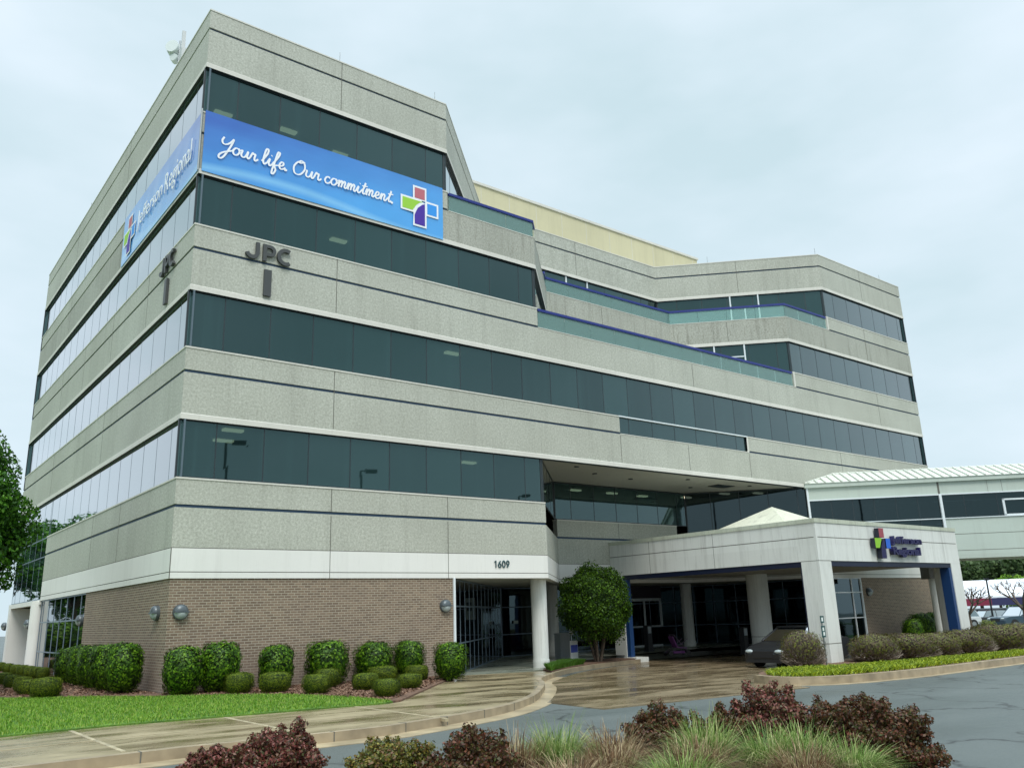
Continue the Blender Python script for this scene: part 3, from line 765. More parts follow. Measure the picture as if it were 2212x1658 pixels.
# double door under the canopy
mb = MB(); dy = 9.15
for x0, x1, z0, z1 in ((27.4, 27.5, -0.2, 2.4), (30.2, 30.32, 0.9, 2.42), (27.4, 30.32, 2.28, 2.44), (28.86, 28.95, -0.2, 2.28), (27.4, 30.32, 0.86, 0.94), (27.4, 30.2, -0.2, -0.1)):
    mb.box(x0, x1, dy - .08, dy, z0, z1)
dr = mb.build('entrance_door', [WHITEM], bld)
mb = MB(); mb.box(27.3, 30.4, dy - .03, dy, 2.45, 3.1); mb.build('door_header', [plain('purple_header', (0.05, 0.04, 0.055), .6)], bld)
# notices seen through the shopfront glass
def notice(x, y, z0, z1, w, n, mats):
    mb = MB(); t = (-n[1], n[0])
    mb.obox((x, y, z0), (n[0] * .01, n[1] * .01, 0), (t[0] * w, t[1] * w, 0), (0, 0, z1 - z0), 0)
    mb.obox((x + n[0] * .011 + t[0] * .3 * w, y + n[1] * .011 + t[1] * .3 * w, z0 + .4 * (z1 - z0)), (n[0] * .003, n[1] * .003, 0), (t[0] * w * .5, t[1] * w * .5, 0), (0, 0, (z1 - z0) * .4), 1)
    return mb.build('notice', mats)
PAPER = plain('paper', (0.42, 0.50, 0.48), 0.7); PIC = plain('picture_grey', (0.10, 0.13, 0.13), 0.7)
tag(notice(20.9, 9.18, 1.6, 2.7, 0.95, (0, -1), [PAPER, PIC]), 'large pale framed poster behind the dark glass left of the first round column', 'poster')
tag(notice(19.5, 9.18, 1.35, 1.5, 0.3, (0, -1), [PAPER, PAPER]), 'small pale strip notice low on the dark glass left of the poster', 'notice')

# ------------------------------------------------------------------ banners, lettering, signs
def stroke_mesh(mb, pts, w, to3, th, m=0):
    pts = smoothline(pts, 7); L = []; R_ = []
    for i, p in enumerate(pts):
        a = pts[max(i - 1, 0)]; b = pts[min(i + 1, len(pts) - 1)]
        dx, dy = b[0] - a[0], b[1] - a[1]; l = math.hypot(dx, dy) or 1
        ww = w * (0.75 + 0.45 * abs(dy / l)) / 2
        if i in (0, len(pts) - 1): ww *= 0.55
        L.append((p[0] - dy / l * ww, p[1] + dx / l * ww)); R_.append((p[0] + dy / l * ww, p[1] - dx / l * ww))
    n = len(pts)
    stroke_mesh.k = (getattr(stroke_mesh, 'k', 0) + 1) % 5
    tt = [th + .0012 * stroke_mesh.k + .00025 * i for i in range(n)]
    vs = [to3(x, y, t_) for (x, y), t_ in zip(L, tt)] + [to3(x, y, t_) for (x, y), t_ in zip(R_, tt)]
    mb.add(vs, [(i, n + i, n + i + 1, i + 1) for i in range(n - 1)], m)
GL = {
 'Y': ([[(.05, 2.0), (-.1, 1.5), (.05, 1.1), (.4, 1.05), (.8, 1.4), (1.15, 2.05)], [(1.15, 2.05), (1.0, 1.2), (.7, .1), (.35, -.8), (0, -1.0), (-.1, -.6), (.3, -.1), (1.25, .45)]], 1.25),
 'o': ([[(.62, .92), (.3, .95), (.05, .5), (.25, .03), (.6, .1), (.78, .55), (.6, .95), (.75, .82), (1.0, .85)]], .95),
 'u': ([[(0, .85), (.12, .9), (.08, .3), (.3, .02), (.6, .25), (.78, .95), (.76, .3), (.92, 0), (1.12, .3)]], 1.12),
 'r': ([[(0, .3), (.2, 1.02), (.32, .85), (.52, .9), (.5, .3), (.65, .02), (.95, .35)]], .95),
 'l': ([[(0, .3), (.5, 1.5), (.5, 2.15), (.25, 2.0), (.15, .6), (.33, .0), (.65, .3)]], .65),
 'i': ([[(0, .3), (.25, .95), (.2, .3), (.38, 0), (.65, .3)], [(.36, 1.4), (.42, 1.48)]], .62),
 'f': ([[(0, .3), (.5, 1.4), (.65, 2.1), (.4, 2.1), (.25, .8), (.1, -.8), (.3, -1.0), (.5, -.4), (.3, .15), (.75, .35)]], .75),
 'e': ([[(0, .3), (.5, .55), (.55, .9), (.3, .98), (.1, .5), (.3, 0), (.65, .1), (.85, .35)]], .82),
 '.': ([[(.0, .0), (.03, .12), (.16, .14), (.2, .02), (.08, -.04), (.02, .1)]], .55),
 ' ': ([], .42),
 'O': ([[(.95, 2.0), (.4, 1.7), (.05, .9), (.3, .05), (.95, .05), (1.4, .9), (1.2, 1.8), (.75, 2.0), (.65, 1.65), (1.3, 1.9)]], 1.6),
 'c': ([[(.62, .78), (.45, .98), (.15, .8), (.05, .35), (.3, 0), (.6, .1), (.82, .35)]], .8),
 'm': ([[(0, .35), (.17, .98), (.15, 0), (.2, .5), (.42, .97), (.55, .75), (.5, 0), (.56, .5), (.8, .97), (.95, .75), (.9, .2), (1.06, 0), (1.28, .3)]], 1.26),
 'n': ([[(0, .35), (.17, .98), (.15, 0), (.2, .5), (.45, .97), (.6, .75), (.55, .2), (.72, 0), (.95, .3)]], .93),
 't': ([[(0, .3), (.4, 1.0), (.5, 1.75), (.3, .6), (.38, .05), (.7, .25)], [(.1, 1.2), (.5, 1.25), (.85, 1.3)]], .68)}
def script_text(mb, txt, x0, z0, x1, xh, w, to3, th):
    tot = sum(GL[c][1] for c in txt); k = (x1 - x0) / tot; x = x0
    for c in txt:
        for st in GL[c][0]:
            stroke_mesh(mb, [(x + (p[0] + 0.14 * p[1]) * k, z0 + p[1] * xh) for p in st], w, to3, th)
        x += GL[c][1] * k
def font_mesh(txt, size, depth, bold=0.0, spacing=1.0):
    c = bpy.data.curves.new('lettering', 'FONT'); c.body = txt; c.size = size; c.extrude = depth / 2; c.offset = bold; c.space_character = spacing
    c.resolution_u = 4
    o = bpy.data.objects.new('tmp_text', c); COL.objects.link(o)
    dg = bpy.context.evaluated_depsgraph_get(); dg.update()
    me = bpy.data.meshes.new_from_object(o.evaluated_get(dg))
    bpy.data.objects.remove(o)
    return me
def place_text(name, txt, size, depth, m, mw, parent=None, bold=0.0, fitw=None, fith=None, spacing=1.0):
    me = font_mesh(txt, size, depth, bold, spacing)
    me.materials.clear(); me.materials.append(m)
    co = np.array([v.co[:] for v in me.vertices])
    mn, mx = co.min(0), co.max(0)
    co[:, 0] -= mn[0]; co[:, 1] -= mn[1]; co[:, 2] -= mn[2]
    if fitw: co[:, 0] *= fitw / (mx[0] - mn[0])
    if fith: co[:, 1] *= fith / (mx[1] - mn[1])
    me.vertices.foreach_set('co', co.astype(np.float32).ravel()); me.update()
    o = bpy.data.objects.new(name, me); COL.objects.link(o)
    if parent: o.parent = parent
    o.matrix_local = mw
    return o
def face_front(x, y, z):   # local x -> +X, local y -> +Z, local z -> -Y
    return Matrix(((1, 0, 0, x), (0, 0, -1, y), (0, 1, 0, z), (0, 0, 0, 1)))
def face_left(x, y, z):    # reads towards -Y on the x=0 wall, local z -> -X
    return Matrix(((0, 0, -1, x), (-1, 0, 0, y), (0, 1, 0, z), (0, 0, 0, 1)))

def mk_banner():
    m, t, p, out = mat('banner_print')
    tc = N(t, 'ShaderNodeTexCoord'); sp = N(t, 'ShaderNodeSeparateXYZ'); t.links.new(tc.outputs['Object'], sp.inputs[0])
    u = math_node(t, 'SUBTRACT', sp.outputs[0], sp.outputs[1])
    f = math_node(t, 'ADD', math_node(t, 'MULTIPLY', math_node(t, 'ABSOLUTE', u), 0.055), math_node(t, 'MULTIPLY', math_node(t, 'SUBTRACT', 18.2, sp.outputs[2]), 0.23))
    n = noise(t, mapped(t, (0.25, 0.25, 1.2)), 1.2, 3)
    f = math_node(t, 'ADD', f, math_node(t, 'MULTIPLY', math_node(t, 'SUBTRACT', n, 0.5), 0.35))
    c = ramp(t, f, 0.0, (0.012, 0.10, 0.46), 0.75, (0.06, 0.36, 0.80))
    # pale sweep low on the sheet
    w = math_node(t, 'SUBTRACT', sp.outputs[2], math_node(t, 'ADD', 16.1, math_node(t, 'MULTIPLY', math_node(t, 'SINE', math_node(t, 'MULTIPLY', u, 0.55)), 0.22)))
    c = mixc(t, ramp(t, math_node(t, 'ABSOLUTE', w), 0.02, 0.6, 0.22, 0.0), c, (0.26, 0.60, 0.88))
    t.links.new(c, p.inputs['Base Color']); p.inputs['Roughness'].default_value = 0.3; p.inputs['Coat Weight'].default_value = 0.7; p.inputs['Coat Roughness'].default_value = 0.12; p.inputs['Coat IOR'].default_value = 1.6
    wr = noise(t, mapped(t, (1.0, 1.0, 0.6)), 1.6, 4)
    b = N(t, 'ShaderNodeBump'); b.inputs['Strength'].default_value = 0.2; b.inputs['Distance'].default_value = 0.03
    t.links.new(wr, b.inputs['Height']); t.links.new(b.outputs[0], p.inputs['Normal'])
    return m
BANN = mk_banner()
INK = plain('white_ink', (0.85, 0.88, 0.9), 0.6)
def logo(mb, cx, cz, s, to3, th, outline=True, mats=(0, 1, 2, 3, 4)):
    """cross of four arms: rose top, green left, violet bottom cut by an arc, blue right"""
    W_, R1, G1, V1, B1_ = mats
    a = 0.36 * s; L = s
    def poly(pts, m, t_):
        mb.add([to3(cx + x, cz + z, t_) for x, z in pts], [tuple(range(len(pts)))], m)
    arc = [( -0.02 * s - (a + .36 * s) * math.cos(t_) * 1.0 + a * 0.0 + .30 * s, -a + -.36 * s + (a + .62 * s) * math.sin(t_)) for t_ in []]
    o = 0.09 * s if outline else 0.0
    if outline:
        poly([(-a - o * .0, a * .9), (a, a * .9), (a, L), (-a, L)], W_, th)
        poly([(-L, -a), (a * .3, -a), (a * .3, a), (-L, a)], W_, th + .001)
        poly([(-a, -L), (a, -L), (a, a * .6), (a * .2, a * .75), (-a * .5, a * .1), (-a * .9, -a * .9)], W_, th + .002)
        poly([(a * .8, -a), (L, -a), (L, a), (a * .8, a)], W_, th + .003)
        t2 = th + .006
    else: t2 = th
    poly([(-a + o, a + o * .3), (a - o, a + o * .3), (a - o, L - o), (-a + o, L - o)], R1, t2)
    poly([(-L + o, -a + o), (-a - o * .2, -a + o), (-a * .55, -a * .2 + o), (0, a * .45 + o * .4), (a * .55, a - o), (-L + o, a - o)], G1, t2)
    poly([(-a + o, -L + o), (a - o, -L + o), (a - o, a * .55), (a * .35, a * .35), (-a * .3, -a * .25), (-a + o * .9, -a * 1.3)], V1, t2 + .002)
    poly([(a + o * .4, -a + o), (L - o, -a + o), (L - o, a - o), (a + o * .4, a - o)], B1_, t2)
ROSE = plain('rose_ink', (0.50, 0.14, 0.17), .6); LIMEI = plain('lime_ink', (0.32, 0.62, 0.05), .6)
VIO = plain('violet_ink', (0.06, 0.02, 0.33), .6); SKYI = plain('sky_ink', (0.03, 0.30, 0.80), .6)
# front banner: a gently rippled sheet laced over the spandrel
def sheet(u0, u1, z0, z1, to3, nu=60, nz=10, amp=0.012):
    mb = MB(); ph = [random.uniform(0, 6) for _ in range(4)]
    vs = []
    for j in range(nz + 1):
        for i in range(nu + 1):
            u = u0 + (u1 - u0) * i / nu; z = z0 + (z1 - z0) * j / nz
            e = amp * (math.sin(u * 2.1 + z * 1.3 + ph[0]) + .6 * math.sin(u * 5.3 - z * 2 + ph[1])) * math.sin(math.pi * j / nz)
            vs.append(to3(u, z, 0.05 + e))
    mb.add(vs, [(j * (nu + 1) + i, j * (nu + 1) + i + 1, (j + 1) * (nu + 1) + i + 1, (j + 1) * (nu + 1) + i) for j in range(nz) for i in range(nu)], 0, True)
    vs = [to3(u0, z0, .031), to3(u1, z0, .031), to3(u1, z1, .031), to3(u0, z1, .031)]
    mb.add(vs, [(0, 3, 2, 1)], 0)
    for (a, b) in (((u0, z0), (u1, z0)), ((u0, z1), (u1, z1)), ((u0, z0), (u0, z1)), ((u1, z0), (u1, z1))):
        mb.add([to3(a[0], a[1], .031), to3(b[0], b[1], .031), to3(b[0], b[1], .05), to3(a[0], a[1], .05)], [(0, 1, 2, 3)], 0)
    return mb
tf = lambda u, z, d: (u, -d, z)
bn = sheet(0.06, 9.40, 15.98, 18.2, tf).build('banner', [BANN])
tag(bn, 'long blue vinyl banner with white handwritten slogan and cross logo on the front facade', 'banner', 'blue banners at the top corner')
mb = MB(); script_text(mb, 'Your life. Our commitment.', 0.62, 16.86, 7.2, 0.275, 0.056, tf, 0.085)
mb.build('slogan_lettering', [INK], bn)
mb = MB(); logo(mb, 8.32, 17.07, 0.85, tf, 0.078); mb.build('cross_logo', [INK, ROSE, LIMEI, VIO, SKYI], bn)
tl = lambda u, z, d: (-d, -u, z)
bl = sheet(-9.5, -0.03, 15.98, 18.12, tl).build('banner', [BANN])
tag(bl, 'blue vinyl banner with white print lettering wrapped on the narrow left facade', 'banner', 'blue banners at the top corner')
mb = MB(); logo(mb, -8.4, 17.0, 0.85, tl, 0.078); mb.build('cross_logo', [INK, ROSE, LIMEI, VIO, SKYI], bl)
place_text('print_lettering', 'Jefferson', 0.9, 0.01, INK, face_left(-0.10, 7.15, 16.6), bl, 0.0, 3.25, 0.85)
place_text('print_lettering', 'Regional', 0.9, 0.01, INK, face_left(-0.10, 3.6, 16.42), bl, 0.0, 2.95, 1.03)
# pole at the banner corner
mb = MB(); mb.cyl((-0.06, -0.06, 15.95), (-0.06, -0.06, 18.2), 0.03, seg=8); tag(mb.build('banner_pole', [STEEL]), 'thin grey pole holding both banners at the building corner', 'pole')
LET = plain('grey_letter', (0.055, 0.06, 0.06), 0.5)
def letter_sign(label, place):
    r = empty('wall_sign', (0, 0, 0)); tag(r, label, 'sign', 'dark building letters')
    return r
def thick_path(pts, w, to3, d0=.03, d1=.15):
    """a flat stroke of width w along pts, raised from d0 to d1"""
    mb = MB(); n = len(pts); L = []; R_ = []
    for i, p in enumerate(pts):
        a = pts[max(i - 1, 0)]; b = pts[min(i + 1, n - 1)]; dx, dy = b[0] - a[0], b[1] - a[1]; l = math.hypot(dx, dy)
        L.append((p[0] - dy / l * w / 2, p[1] + dx / l * w / 2)); R_.append((p[0] + dy / l * w / 2, p[1] - dx / l * w / 2))
    vs = [to3(x, y, d) for d in (d0, d1) for x, y in L + R_]; m2 = 2 * n
    f = []
    for i in range(n - 1):
        f += [(i, i + 1, n + i + 1, n + i), (m2 + i, m2 + n + i, m2 + n + i + 1, m2 + i + 1), (i, m2 + i, m2 + i + 1, i + 1), (n + i, n + i + 1, m2 + n + i + 1, m2 + n + i)]
    f += [(0, n, m2 + n, m2), (n - 1, m2 + n - 1, m2 + 2 * n - 1, 2 * n - 1)]
    mb.add(vs, f); return mb
def block_letters(to3):
    """J, P, C as thick bands, raised from the wall"""
    thick = lambda pts, w, d0=.03, d1=.15: thick_path(pts, w, to3, d0, min(d1, d0 + .09))
    arc = lambda cx, cy, rx, ry, a0, a1, k=14: [(cx + rx * math.cos(math.radians(a0 + (a1 - a0) * i / k)), cy + ry * math.sin(math.radians(a0 + (a1 - a0) * i / k))) for i in range(k + 1)]
    w = .125
    J = thick([(.36, .60), (.36, .3)] + arc(.18, .24, .18, .185, 0, -165), w)
    P1 = thick([(.60, 0), (.60, .6)], w)
    P2 = thick([(.60, .54), (.72, .54)] + arc(.78, .395, .15, .145, 85, -85, 10) + [(.72, .25), (.60, .25)], w * .9, .031, .153)
    C_ = thick(arc(1.33, .3, .24, .245, 55, 305, 20), w)
    P1.add(P2.v, P2.f)
    return (J, P1, C_)
for lb, to3, num in (('dark grey JPC letters over a large numeral I on the front facade', lambda x, y, d: (1.68 + x, -d, 13.33 + y), (2.30, 2.55, -.10, -.02, 12.13, 13.05)),
                     ('dark grey JPC letters over a large numeral I on the narrow left facade', lambda x, y, d: (-d, 3.28 - x, 13.33 + y), (-.10, -.02, 2.38, 2.63, 12.15, 13.05))):
    r = letter_sign(lb, 0)
    for m_ in block_letters(to3): m_.build('letter', [LET], r)
    mb = MB(); mb.box(*num); mb.build('numeral', [LET], r)
NUMM = plain('number_ink', (0.02, 0.07, 0.08), 0.5)
mb = MB()
arc = lambda cx, cy, rx, ry, a0, a1, k=12: [(cx + rx * math.cos(math.radians(a0 + (a1 - a0) * i / k)), cy + ry * math.sin(math.radians(a0 + (a1 - a0) * i / k))) for i in range(k + 1)]
def digit(x0, paths):
    for k, p in enumerate(paths):
        g = thick_path([(x0 + x, y) for x, y in p], .042, lambda x, y, d: (11.48 + x, -d, 3.475 + y), .012 + .001 * k, .035 + .001 * k); mb.add(g.v, g.f)
digit(0, [[(.035, .20), (.10, .25), (.10, .0)]])
digit(.19, [arc(.08, .078, .062, .066, 0, 360), [(.125, .235), (.075, .19), (.022, .10)]])
digit(.38, [arc(.08, .13, .062, .115, 0, 360)])
digit(.57, [arc(.08, .178, .062, .066, 0, 360), [(.138, .16), (.09, .065), (.035, .02)]])
o = mb.build('house_number', [NUMM])
tag(o, 'dark teal number 1609 on the white fascia over the corner entrance', 'number')

# ------------------------------------------------------------------ wall lamps
LENS = plain('lamp_lens', (0.42, 0.48, 0.48), 0.25)
HOUS = plain('lamp_housing', (0.10, 0.12, 0.13), 0.35, 0.3)
def wall_lamp(loc, n, label):
    r = empty('wall_lamp', loc, math.atan2(n[0], -n[1]))      # local -Y faces outwards
    tag(r, label, 'lamp', 'round wall lamps on the ground floor')
    b = MB(); b.cyl((0, 0.02, 0), (0, -0.07, 0), 0.215, 0.215, seg=28, m=0)
    # bowl lens
    vs = []; fs = []; sg = 28; rg = 7
    for j in range(rg + 1):
        ph = math.pi / 2 * j / rg
        for i in range(sg):
            t = 2 * math.pi * i / sg
            vs.append((0.195 * math.cos(ph) * math.cos(t), -0.07 - 0.13 * math.sin(ph), 0.195 * math.cos(ph) * math.sin(t)))
    for j in range(rg):
        for i in range(sg): fs.append((j * sg + i, j * sg + (i + 1) % sg, (j + 1) * sg + (i + 1) % sg, (j + 1) * sg + i))
    l = MB(); l.add(vs, fs, 0, True)
    b.build('housing', [HOUS], r)
    l.build('lens', [LENS], r)
    g = MB(); g.box(-0.2, 0.2, -0.2, -0.05, -0.02, 0.02)
    vs2 = []; fs2 = []
    for j in range(rg + 1):
        ph = math.pi / 2 * j / rg
        for i in range(15):
            t = math.pi * i / 14
            vs2.append((0.203 * math.cos(ph) * math.cos(t), -0.07 - 0.138 * math.sin(ph), 0.012 + 0.203 * math.cos(ph) * math.sin(t)))
    for j in range(rg):
        for i in range(14): fs2.append((j * 15 + i, j * 15 + i + 1, (j + 1) * 15 + i + 1, (j + 1) * 15 + i))
    g.add(vs2, fs2, 0, True); g.build('hood', [HOUS], r)
wall_lamp((0.38, 0.02, 2.17), (0, -1), 'round half hooded wall lamp on the brick front, right beside the corner')
wall_lamp((9.35, 0.02, 2.16), (0, -1), 'round half hooded wall lamp on the brick next to the corner entrance glass')
wall_lamp((0.02, 0.95, 2.17), (-1, 0), 'round half hooded wall lamp on the left facade brick, nearest the corner')
wall_lamp((0.02, 10.6, 2.1), (-1, 0), 'round half hooded wall lamp where the left facade brick meets its shopfront')
wall_lamp((-0.24, 20.0, 2.08), (-1, 0), 'round half hooded wall lamp on the white column of the left facade')
wall_lamp((0.0, 28.5, 2.05), (-1, 0), 'round half hooded wall lamp at the far end of the left facade')
wall_lamp((36.95, 0.02, 2.35), (0, -1), 'dark round wall lamp on the shaded brick seen through the canopy')

# ------------------------------------------------------------------ entrance canopy
X1, X2, Y1, Y2 = 21.87, 33.3, -6.74, 4.48
ZT, ZO = 5.0, 3.4
can = empty('entrance_canopy', (X1, Y1, -0.35)); tag(can, 'white concrete drive-through canopy with navy trimmed openings in front of the entrance', 'canopy')
can.location = (0, 0, 0)
mb = MB()
th = 0.45
mb.box(X1, X2, Y1, Y1 + th, ZO, ZT - .16); mb.box(X1, X1 + th, Y1 + th, Y2, ZO, ZT - .16); mb.box(X2 - th, X2, Y1 + th, Y2, ZO, ZT - .16)
mb.box(X1, 22.7, Y1 + .003, -5.96, -0.6, ZO)                  # near corner pillar
mb.box(32.42, X2, Y1 + .003, -6.1, -0.8, ZO)                  # right pillar
mb.box(X1 + .003, X1 + .3, 3.75, Y2, -0.6, ZO)                # left back pillar
# horizontal reveals and vertical joints
def jn(x0, x1, y0, y1, z0, z1): mb.box(x0, x1, y0, y1, z0, z1, 1)
jn(X1 + .1, X2 - .1, Y1 - .002, Y1 + .05, 4.27, 4.30); jn(X1 - .002, X1 + .05, Y1 + .1, Y2, 4.27, 4.30)
for x in (26.2,): jn(x, x + .02, Y1 - .002, Y1 + .02, 4.3, ZT - .16)
for y in (1.9, -1.8): jn(X1 - .002, X1 + .02, y, y + .02, ZO, ZT - .16)
jn(X1 - .002, 22.7, Y1 - .0, Y1 + .05, ZO - .01, ZO + .01); jn(X1 - .002, X1 + .02, Y1, -5.96, ZO - .01, ZO + .01)
jn(X1 - .002, 22.702, Y1 - .0, -5.96, 0.36, 0.385)
mb.build('fascia', [CANW, JOINT], can)
mb = MB()
for a in ((X1 - .03, X2 + .03, Y1 - .03, Y1 + .5), (X1 - .03, X1 + .5, Y1 + .5, Y2), (X2 - .5, X2 + .03, Y1 + .5, Y2)):
    mb.box(*a, ZT - .16, ZT)
mb.build('coping', [mk_aggregate('mossy_coping', (0.46, 0.50, 0.38), (0.66, 0.70, 0.60), 0.4, 0.6)], can)
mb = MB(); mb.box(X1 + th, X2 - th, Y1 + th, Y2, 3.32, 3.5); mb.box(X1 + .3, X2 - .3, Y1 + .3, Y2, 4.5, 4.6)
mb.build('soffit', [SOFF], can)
mb = MB()
mb.box(22.7, 32.42, Y1 + .04, Y1 + .3, 3.2, ZO - .003); mb.box(X1 + .04, X1 + .3, -5.96, 3.75, 3.2, ZO - .003)
mb.box(X1 + .04, X1 + .3, -5.96, -5.88, -0.5, 3.2); mb.box(22.7, 22.76, Y1 + .04, Y1 + .3, -.5, 3.2)
mb.build('opening_trim', [NAVY], can)
mb = MB()
mb.box(32.2, 32.42, Y1 + .04, Y1 + .45, -0.6, 3.2); mb.build('blue_jamb', [BLUE], can)
mb = MB(); mb.box(X1 + .04, X1 + .29, 3.52, 3.75, -0.5, 3.2); mb.build('blue_jamb', [BLUE], can)
cx_, cy_ = 27.4, -1.1
mb = MB(); hw = 3.1
mb.add([(cx_ - hw, cy_ - hw, 4.75), (cx_ + hw, cy_ - hw, 4.75), (cx_ + hw, cy_ + hw, 4.75), (cx_ - hw, cy_ + hw, 4.75), (cx_, cy_, 6.36)],
       [(0, 1, 4), (1, 2, 4), (2, 3, 4), (3, 0, 4), (0, 3, 2, 1)], 0)
mb.prism([(cx_ - hw, cy_ - hw), (cx_ + hw, cy_ - hw), (cx_ + hw, cy_ + hw), (cx_ - hw, cy_ + hw)], 4.6, 4.75)
mb.build('skylight_pyramid', [mk_aggregate('weathered_fibreglass', (0.60, 0.60, 0.44), (0.76, 0.77, 0.66), 0.5, 0.3)], can)
for (x, y, r) in ((28.6, 1.1, 0.52), (33.05, -5.95, 0.33)):
    c = MB(); c.cyl((x, y, -0.5), (x, y, 3.33), r, seg=36); c.cyl((x, y, 0.36), (x, y, 0.385), r + .002, seg=36, m=1); c.build('column', [CANW, JOINT], can)
# concrete foot beside the tree bed
mb = MB(); mb.box(21.7, 22.5, 3.0, 3.7, -0.5, -0.28); tag(mb.build('concrete_step', [CANW]), 'low pale concrete block at the foot of the left canopy pillar', 'step')
# channel letter sign
sg = empty('logo_sign', (0, 0, 0)); tag(sg, 'raised multicolour cross logo with dark blue channel letters on the canopy front', 'sign')
BLK = plain('sign_return', (0.012, 0.014, 0.03), 0.4); DBL = plain('sign_face_violet', (0.008, 0.005, 0.07), 0.35)
def chan(pts, m, name):
    mb = MB(); y0, y1 = Y1 - 0.26, Y1 - 0.06
    n = len(pts)
    vs = [(x, y0, z) for x, z in pts] + [(x, y1, z) for x, z in pts]
    mb.add(vs, [(i, n + i, n + (i + 1) % n, (i + 1) % n) for i in range(n)] + [tuple(range(n, 2 * n))], 1); mb.add(vs, [tuple(range(n))], 0)
    return mb.build(name, [m, BLK], sg)
chan([(26.05, 4.36), (26.42, 4.36), (26.42, 4.74), (26.05, 4.74)], plain('sign_rose', (0.33, 0.06, 0.08), .35), 'logo_arm')
chan([(25.66, 3.93), (25.97, 3.93), (26.08, 4.12), (26.2, 4.33), (25.66, 4.33)], plain('sign_lime', (0.26, 0.55, 0.02), .35), 'logo_arm')
chan([(26.05, 3.52), (26.42, 3.52), (26.42, 4.3), (26.25, 4.2), (26.1, 4.0)], DBL, 'logo_arm')
chan([(26.5, 3.93), (26.85, 3.93), (26.85, 4.33), (26.5, 4.33)], plain('sign_blue', (0.01, 0.12, 0.60), .35), 'logo_arm')
o = place_text('letters', 'Jefferson', 0.5, 0.16, DBL, face_front(27.1, Y1 - 0.06, 4.06), sg, 0.02, 2.5, 0.40)
o = place_text('letters', 'Regional', 0.5, 0.16, DBL, face_front(27.1, Y1 - 0.06, 3.58), sg, 0.02, 2.3, 0.44)

# ------------------------------------------------------------------ sky bridge
br = empty('skybridge', (0, 0, 0)); tag(br, 'pale green enclosed footbridge with dark windows and ribbed metal roof on the right', 'footbridge')
SB0 = Vector((32.2, 0.0)); sd_ = Vector((q, -q)); sn = Vector((-q, -q)); SBW = 3.3
def sb(s, t, z): p = SB0 + sd_ * s + sn * t; return (p.x, p.y, z)
def sbox(mb, s0, s1, t0, t1, z0, z1, m=0):
    a = sb(s0, t1, z0)
    mb.obox(a, (sd_ * (s1 - s0)).to_3d(), (-sn * (t1 - t0)).to_3d(), (0, 0, z1 - z0), m)
BRP = mk_aggregate('pale_green_panel', (0.50, 0.58, 0.52), (0.55, 0.63, 0.57), 0.15, 0.3)
SE = 30.0
mb = MB()
for t0, t1 in ((-0.2, 0.0), (-SBW, -SBW + .2)):
    sbox(mb, 6.6, SE, t0, t1, 3.79, 5.80); sbox(mb, 0.4, 6.6, t0, t1, 4.6, 5.05)
    sbox(mb, 0.0, SE, t0, t1, 7.05, 7.70)
sbox(mb, 2.5, SE, -SBW + .2, -.2, 3.8, 4.1)
for z in (4.19, 5.01): sbox(mb, 6.62, SE, -.1, 0.004, z - .012, z + .012, 1)
for s in (9, 9.7, 13, 17, 21): sbox(mb, s, s + .015, -.1, 0.004, 7.08, 7.68, 1)
sbox(mb, 6.55, 6.65, -.1, 0.006, 7.05, 7.7, 1)
mb.build('wall_panel', [BRP, JOINT], br)
mb = MB(); sbox(mb, -0.1, SE, -.1, 0.06, 5.80, 5.84); sbox(mb, 0, SE, -.1, .04, 7.02, 7.08); sbox(mb, -0.02, .08, -.1, .05, 5.05, 7.7); sbox(mb, 6.56, 6.68, -.1, .07, 5.05, 7.05)
mb.build('window_trim', [WHITEM], br)
for (s0, s1, z0) in ((0.08, 6.56, 5.05), (6.68, SE, 5.84)):
    for t_ in (-0.06, -SBW + .08):
        a, b = SB0 + sd_ * s0 + sn * t_, SB0 + sd_ * s1 + sn * t_
        glazing([(a.x, a.y), (b.x, b.y)], z0, 7.03, d=0, start=1.1, pitch=1.08 if s0 < 1 else 1.6, parent=br, gm=BRG, frame=False, mw=0.03)
mb = MB()
for (s0, s1, z0, z1) in ((9.6, 11.3, 6.62, 6.70), (9.6, 9.7, 5.84, 6.7), (11.2, 11.3, 5.84, 6.7), (9.6, 11.3, 5.84, 5.92)): sbox(mb, s0, s1, -.06, .03, z0, z1)
mb.build('window_frame', [WHITEM], br)
mb = MB(); sbox(mb, -0.1, SE, -SBW - .15, .15, 7.70, 7.92)
mb.build('eave', [BRP], br)
ROOFM = mk_aggregate('ribbed_metal_roof', (0.68, 0.71, 0.64), (0.74, 0.77, 0.70), 0.1, 0.3)
mb = MB(); mid = -SBW / 2; RZ = 8.62
e0, e1 = 0.2, -SBW - .2
P = [sb(-.1, e0, 7.92), sb(SE, e0, 7.92), sb(SE, mid, RZ), sb(1.9, mid, RZ), sb(-.1, e1, 7.92), sb(SE, e1, 7.92)]
mb.add(P, [(0, 1, 2, 3), (0, 3, 4), (3, 2, 5, 4), (1, 5, 2), (0, 4, 5, 1)], 0)
for k in range(int(SE / 0.42)):
    s = 0.1 + k * 0.42; f = min(1.0, (s + .1) / 2.0)
    a = Vector(sb(s, e0, 7.93)); b = Vector(sb(s, e0 + (mid - e0) * f, 7.93 + (RZ - 7.92) * f)); d = b - a
    if d.length < .1: continue
    mb.obox(a, (sd_ * .07).to_3d(), d, (0, 0, .075))
a = Vector(sb(-.1, e0, 7.94)); b = Vector(sb(1.9, mid, RZ + .01)); mb.cyl(a, b, 0.05, seg=6)
mb.cyl(b, sb(SE, mid, RZ + .01), 0.05, seg=6)
mb.build('roof', [ROOFM], br)
mb = MB(); p = sb(6.36, -1.84, -0.7); mb.cyl(p, (p[0], p[1], 3.2), 0.32, seg=24); 
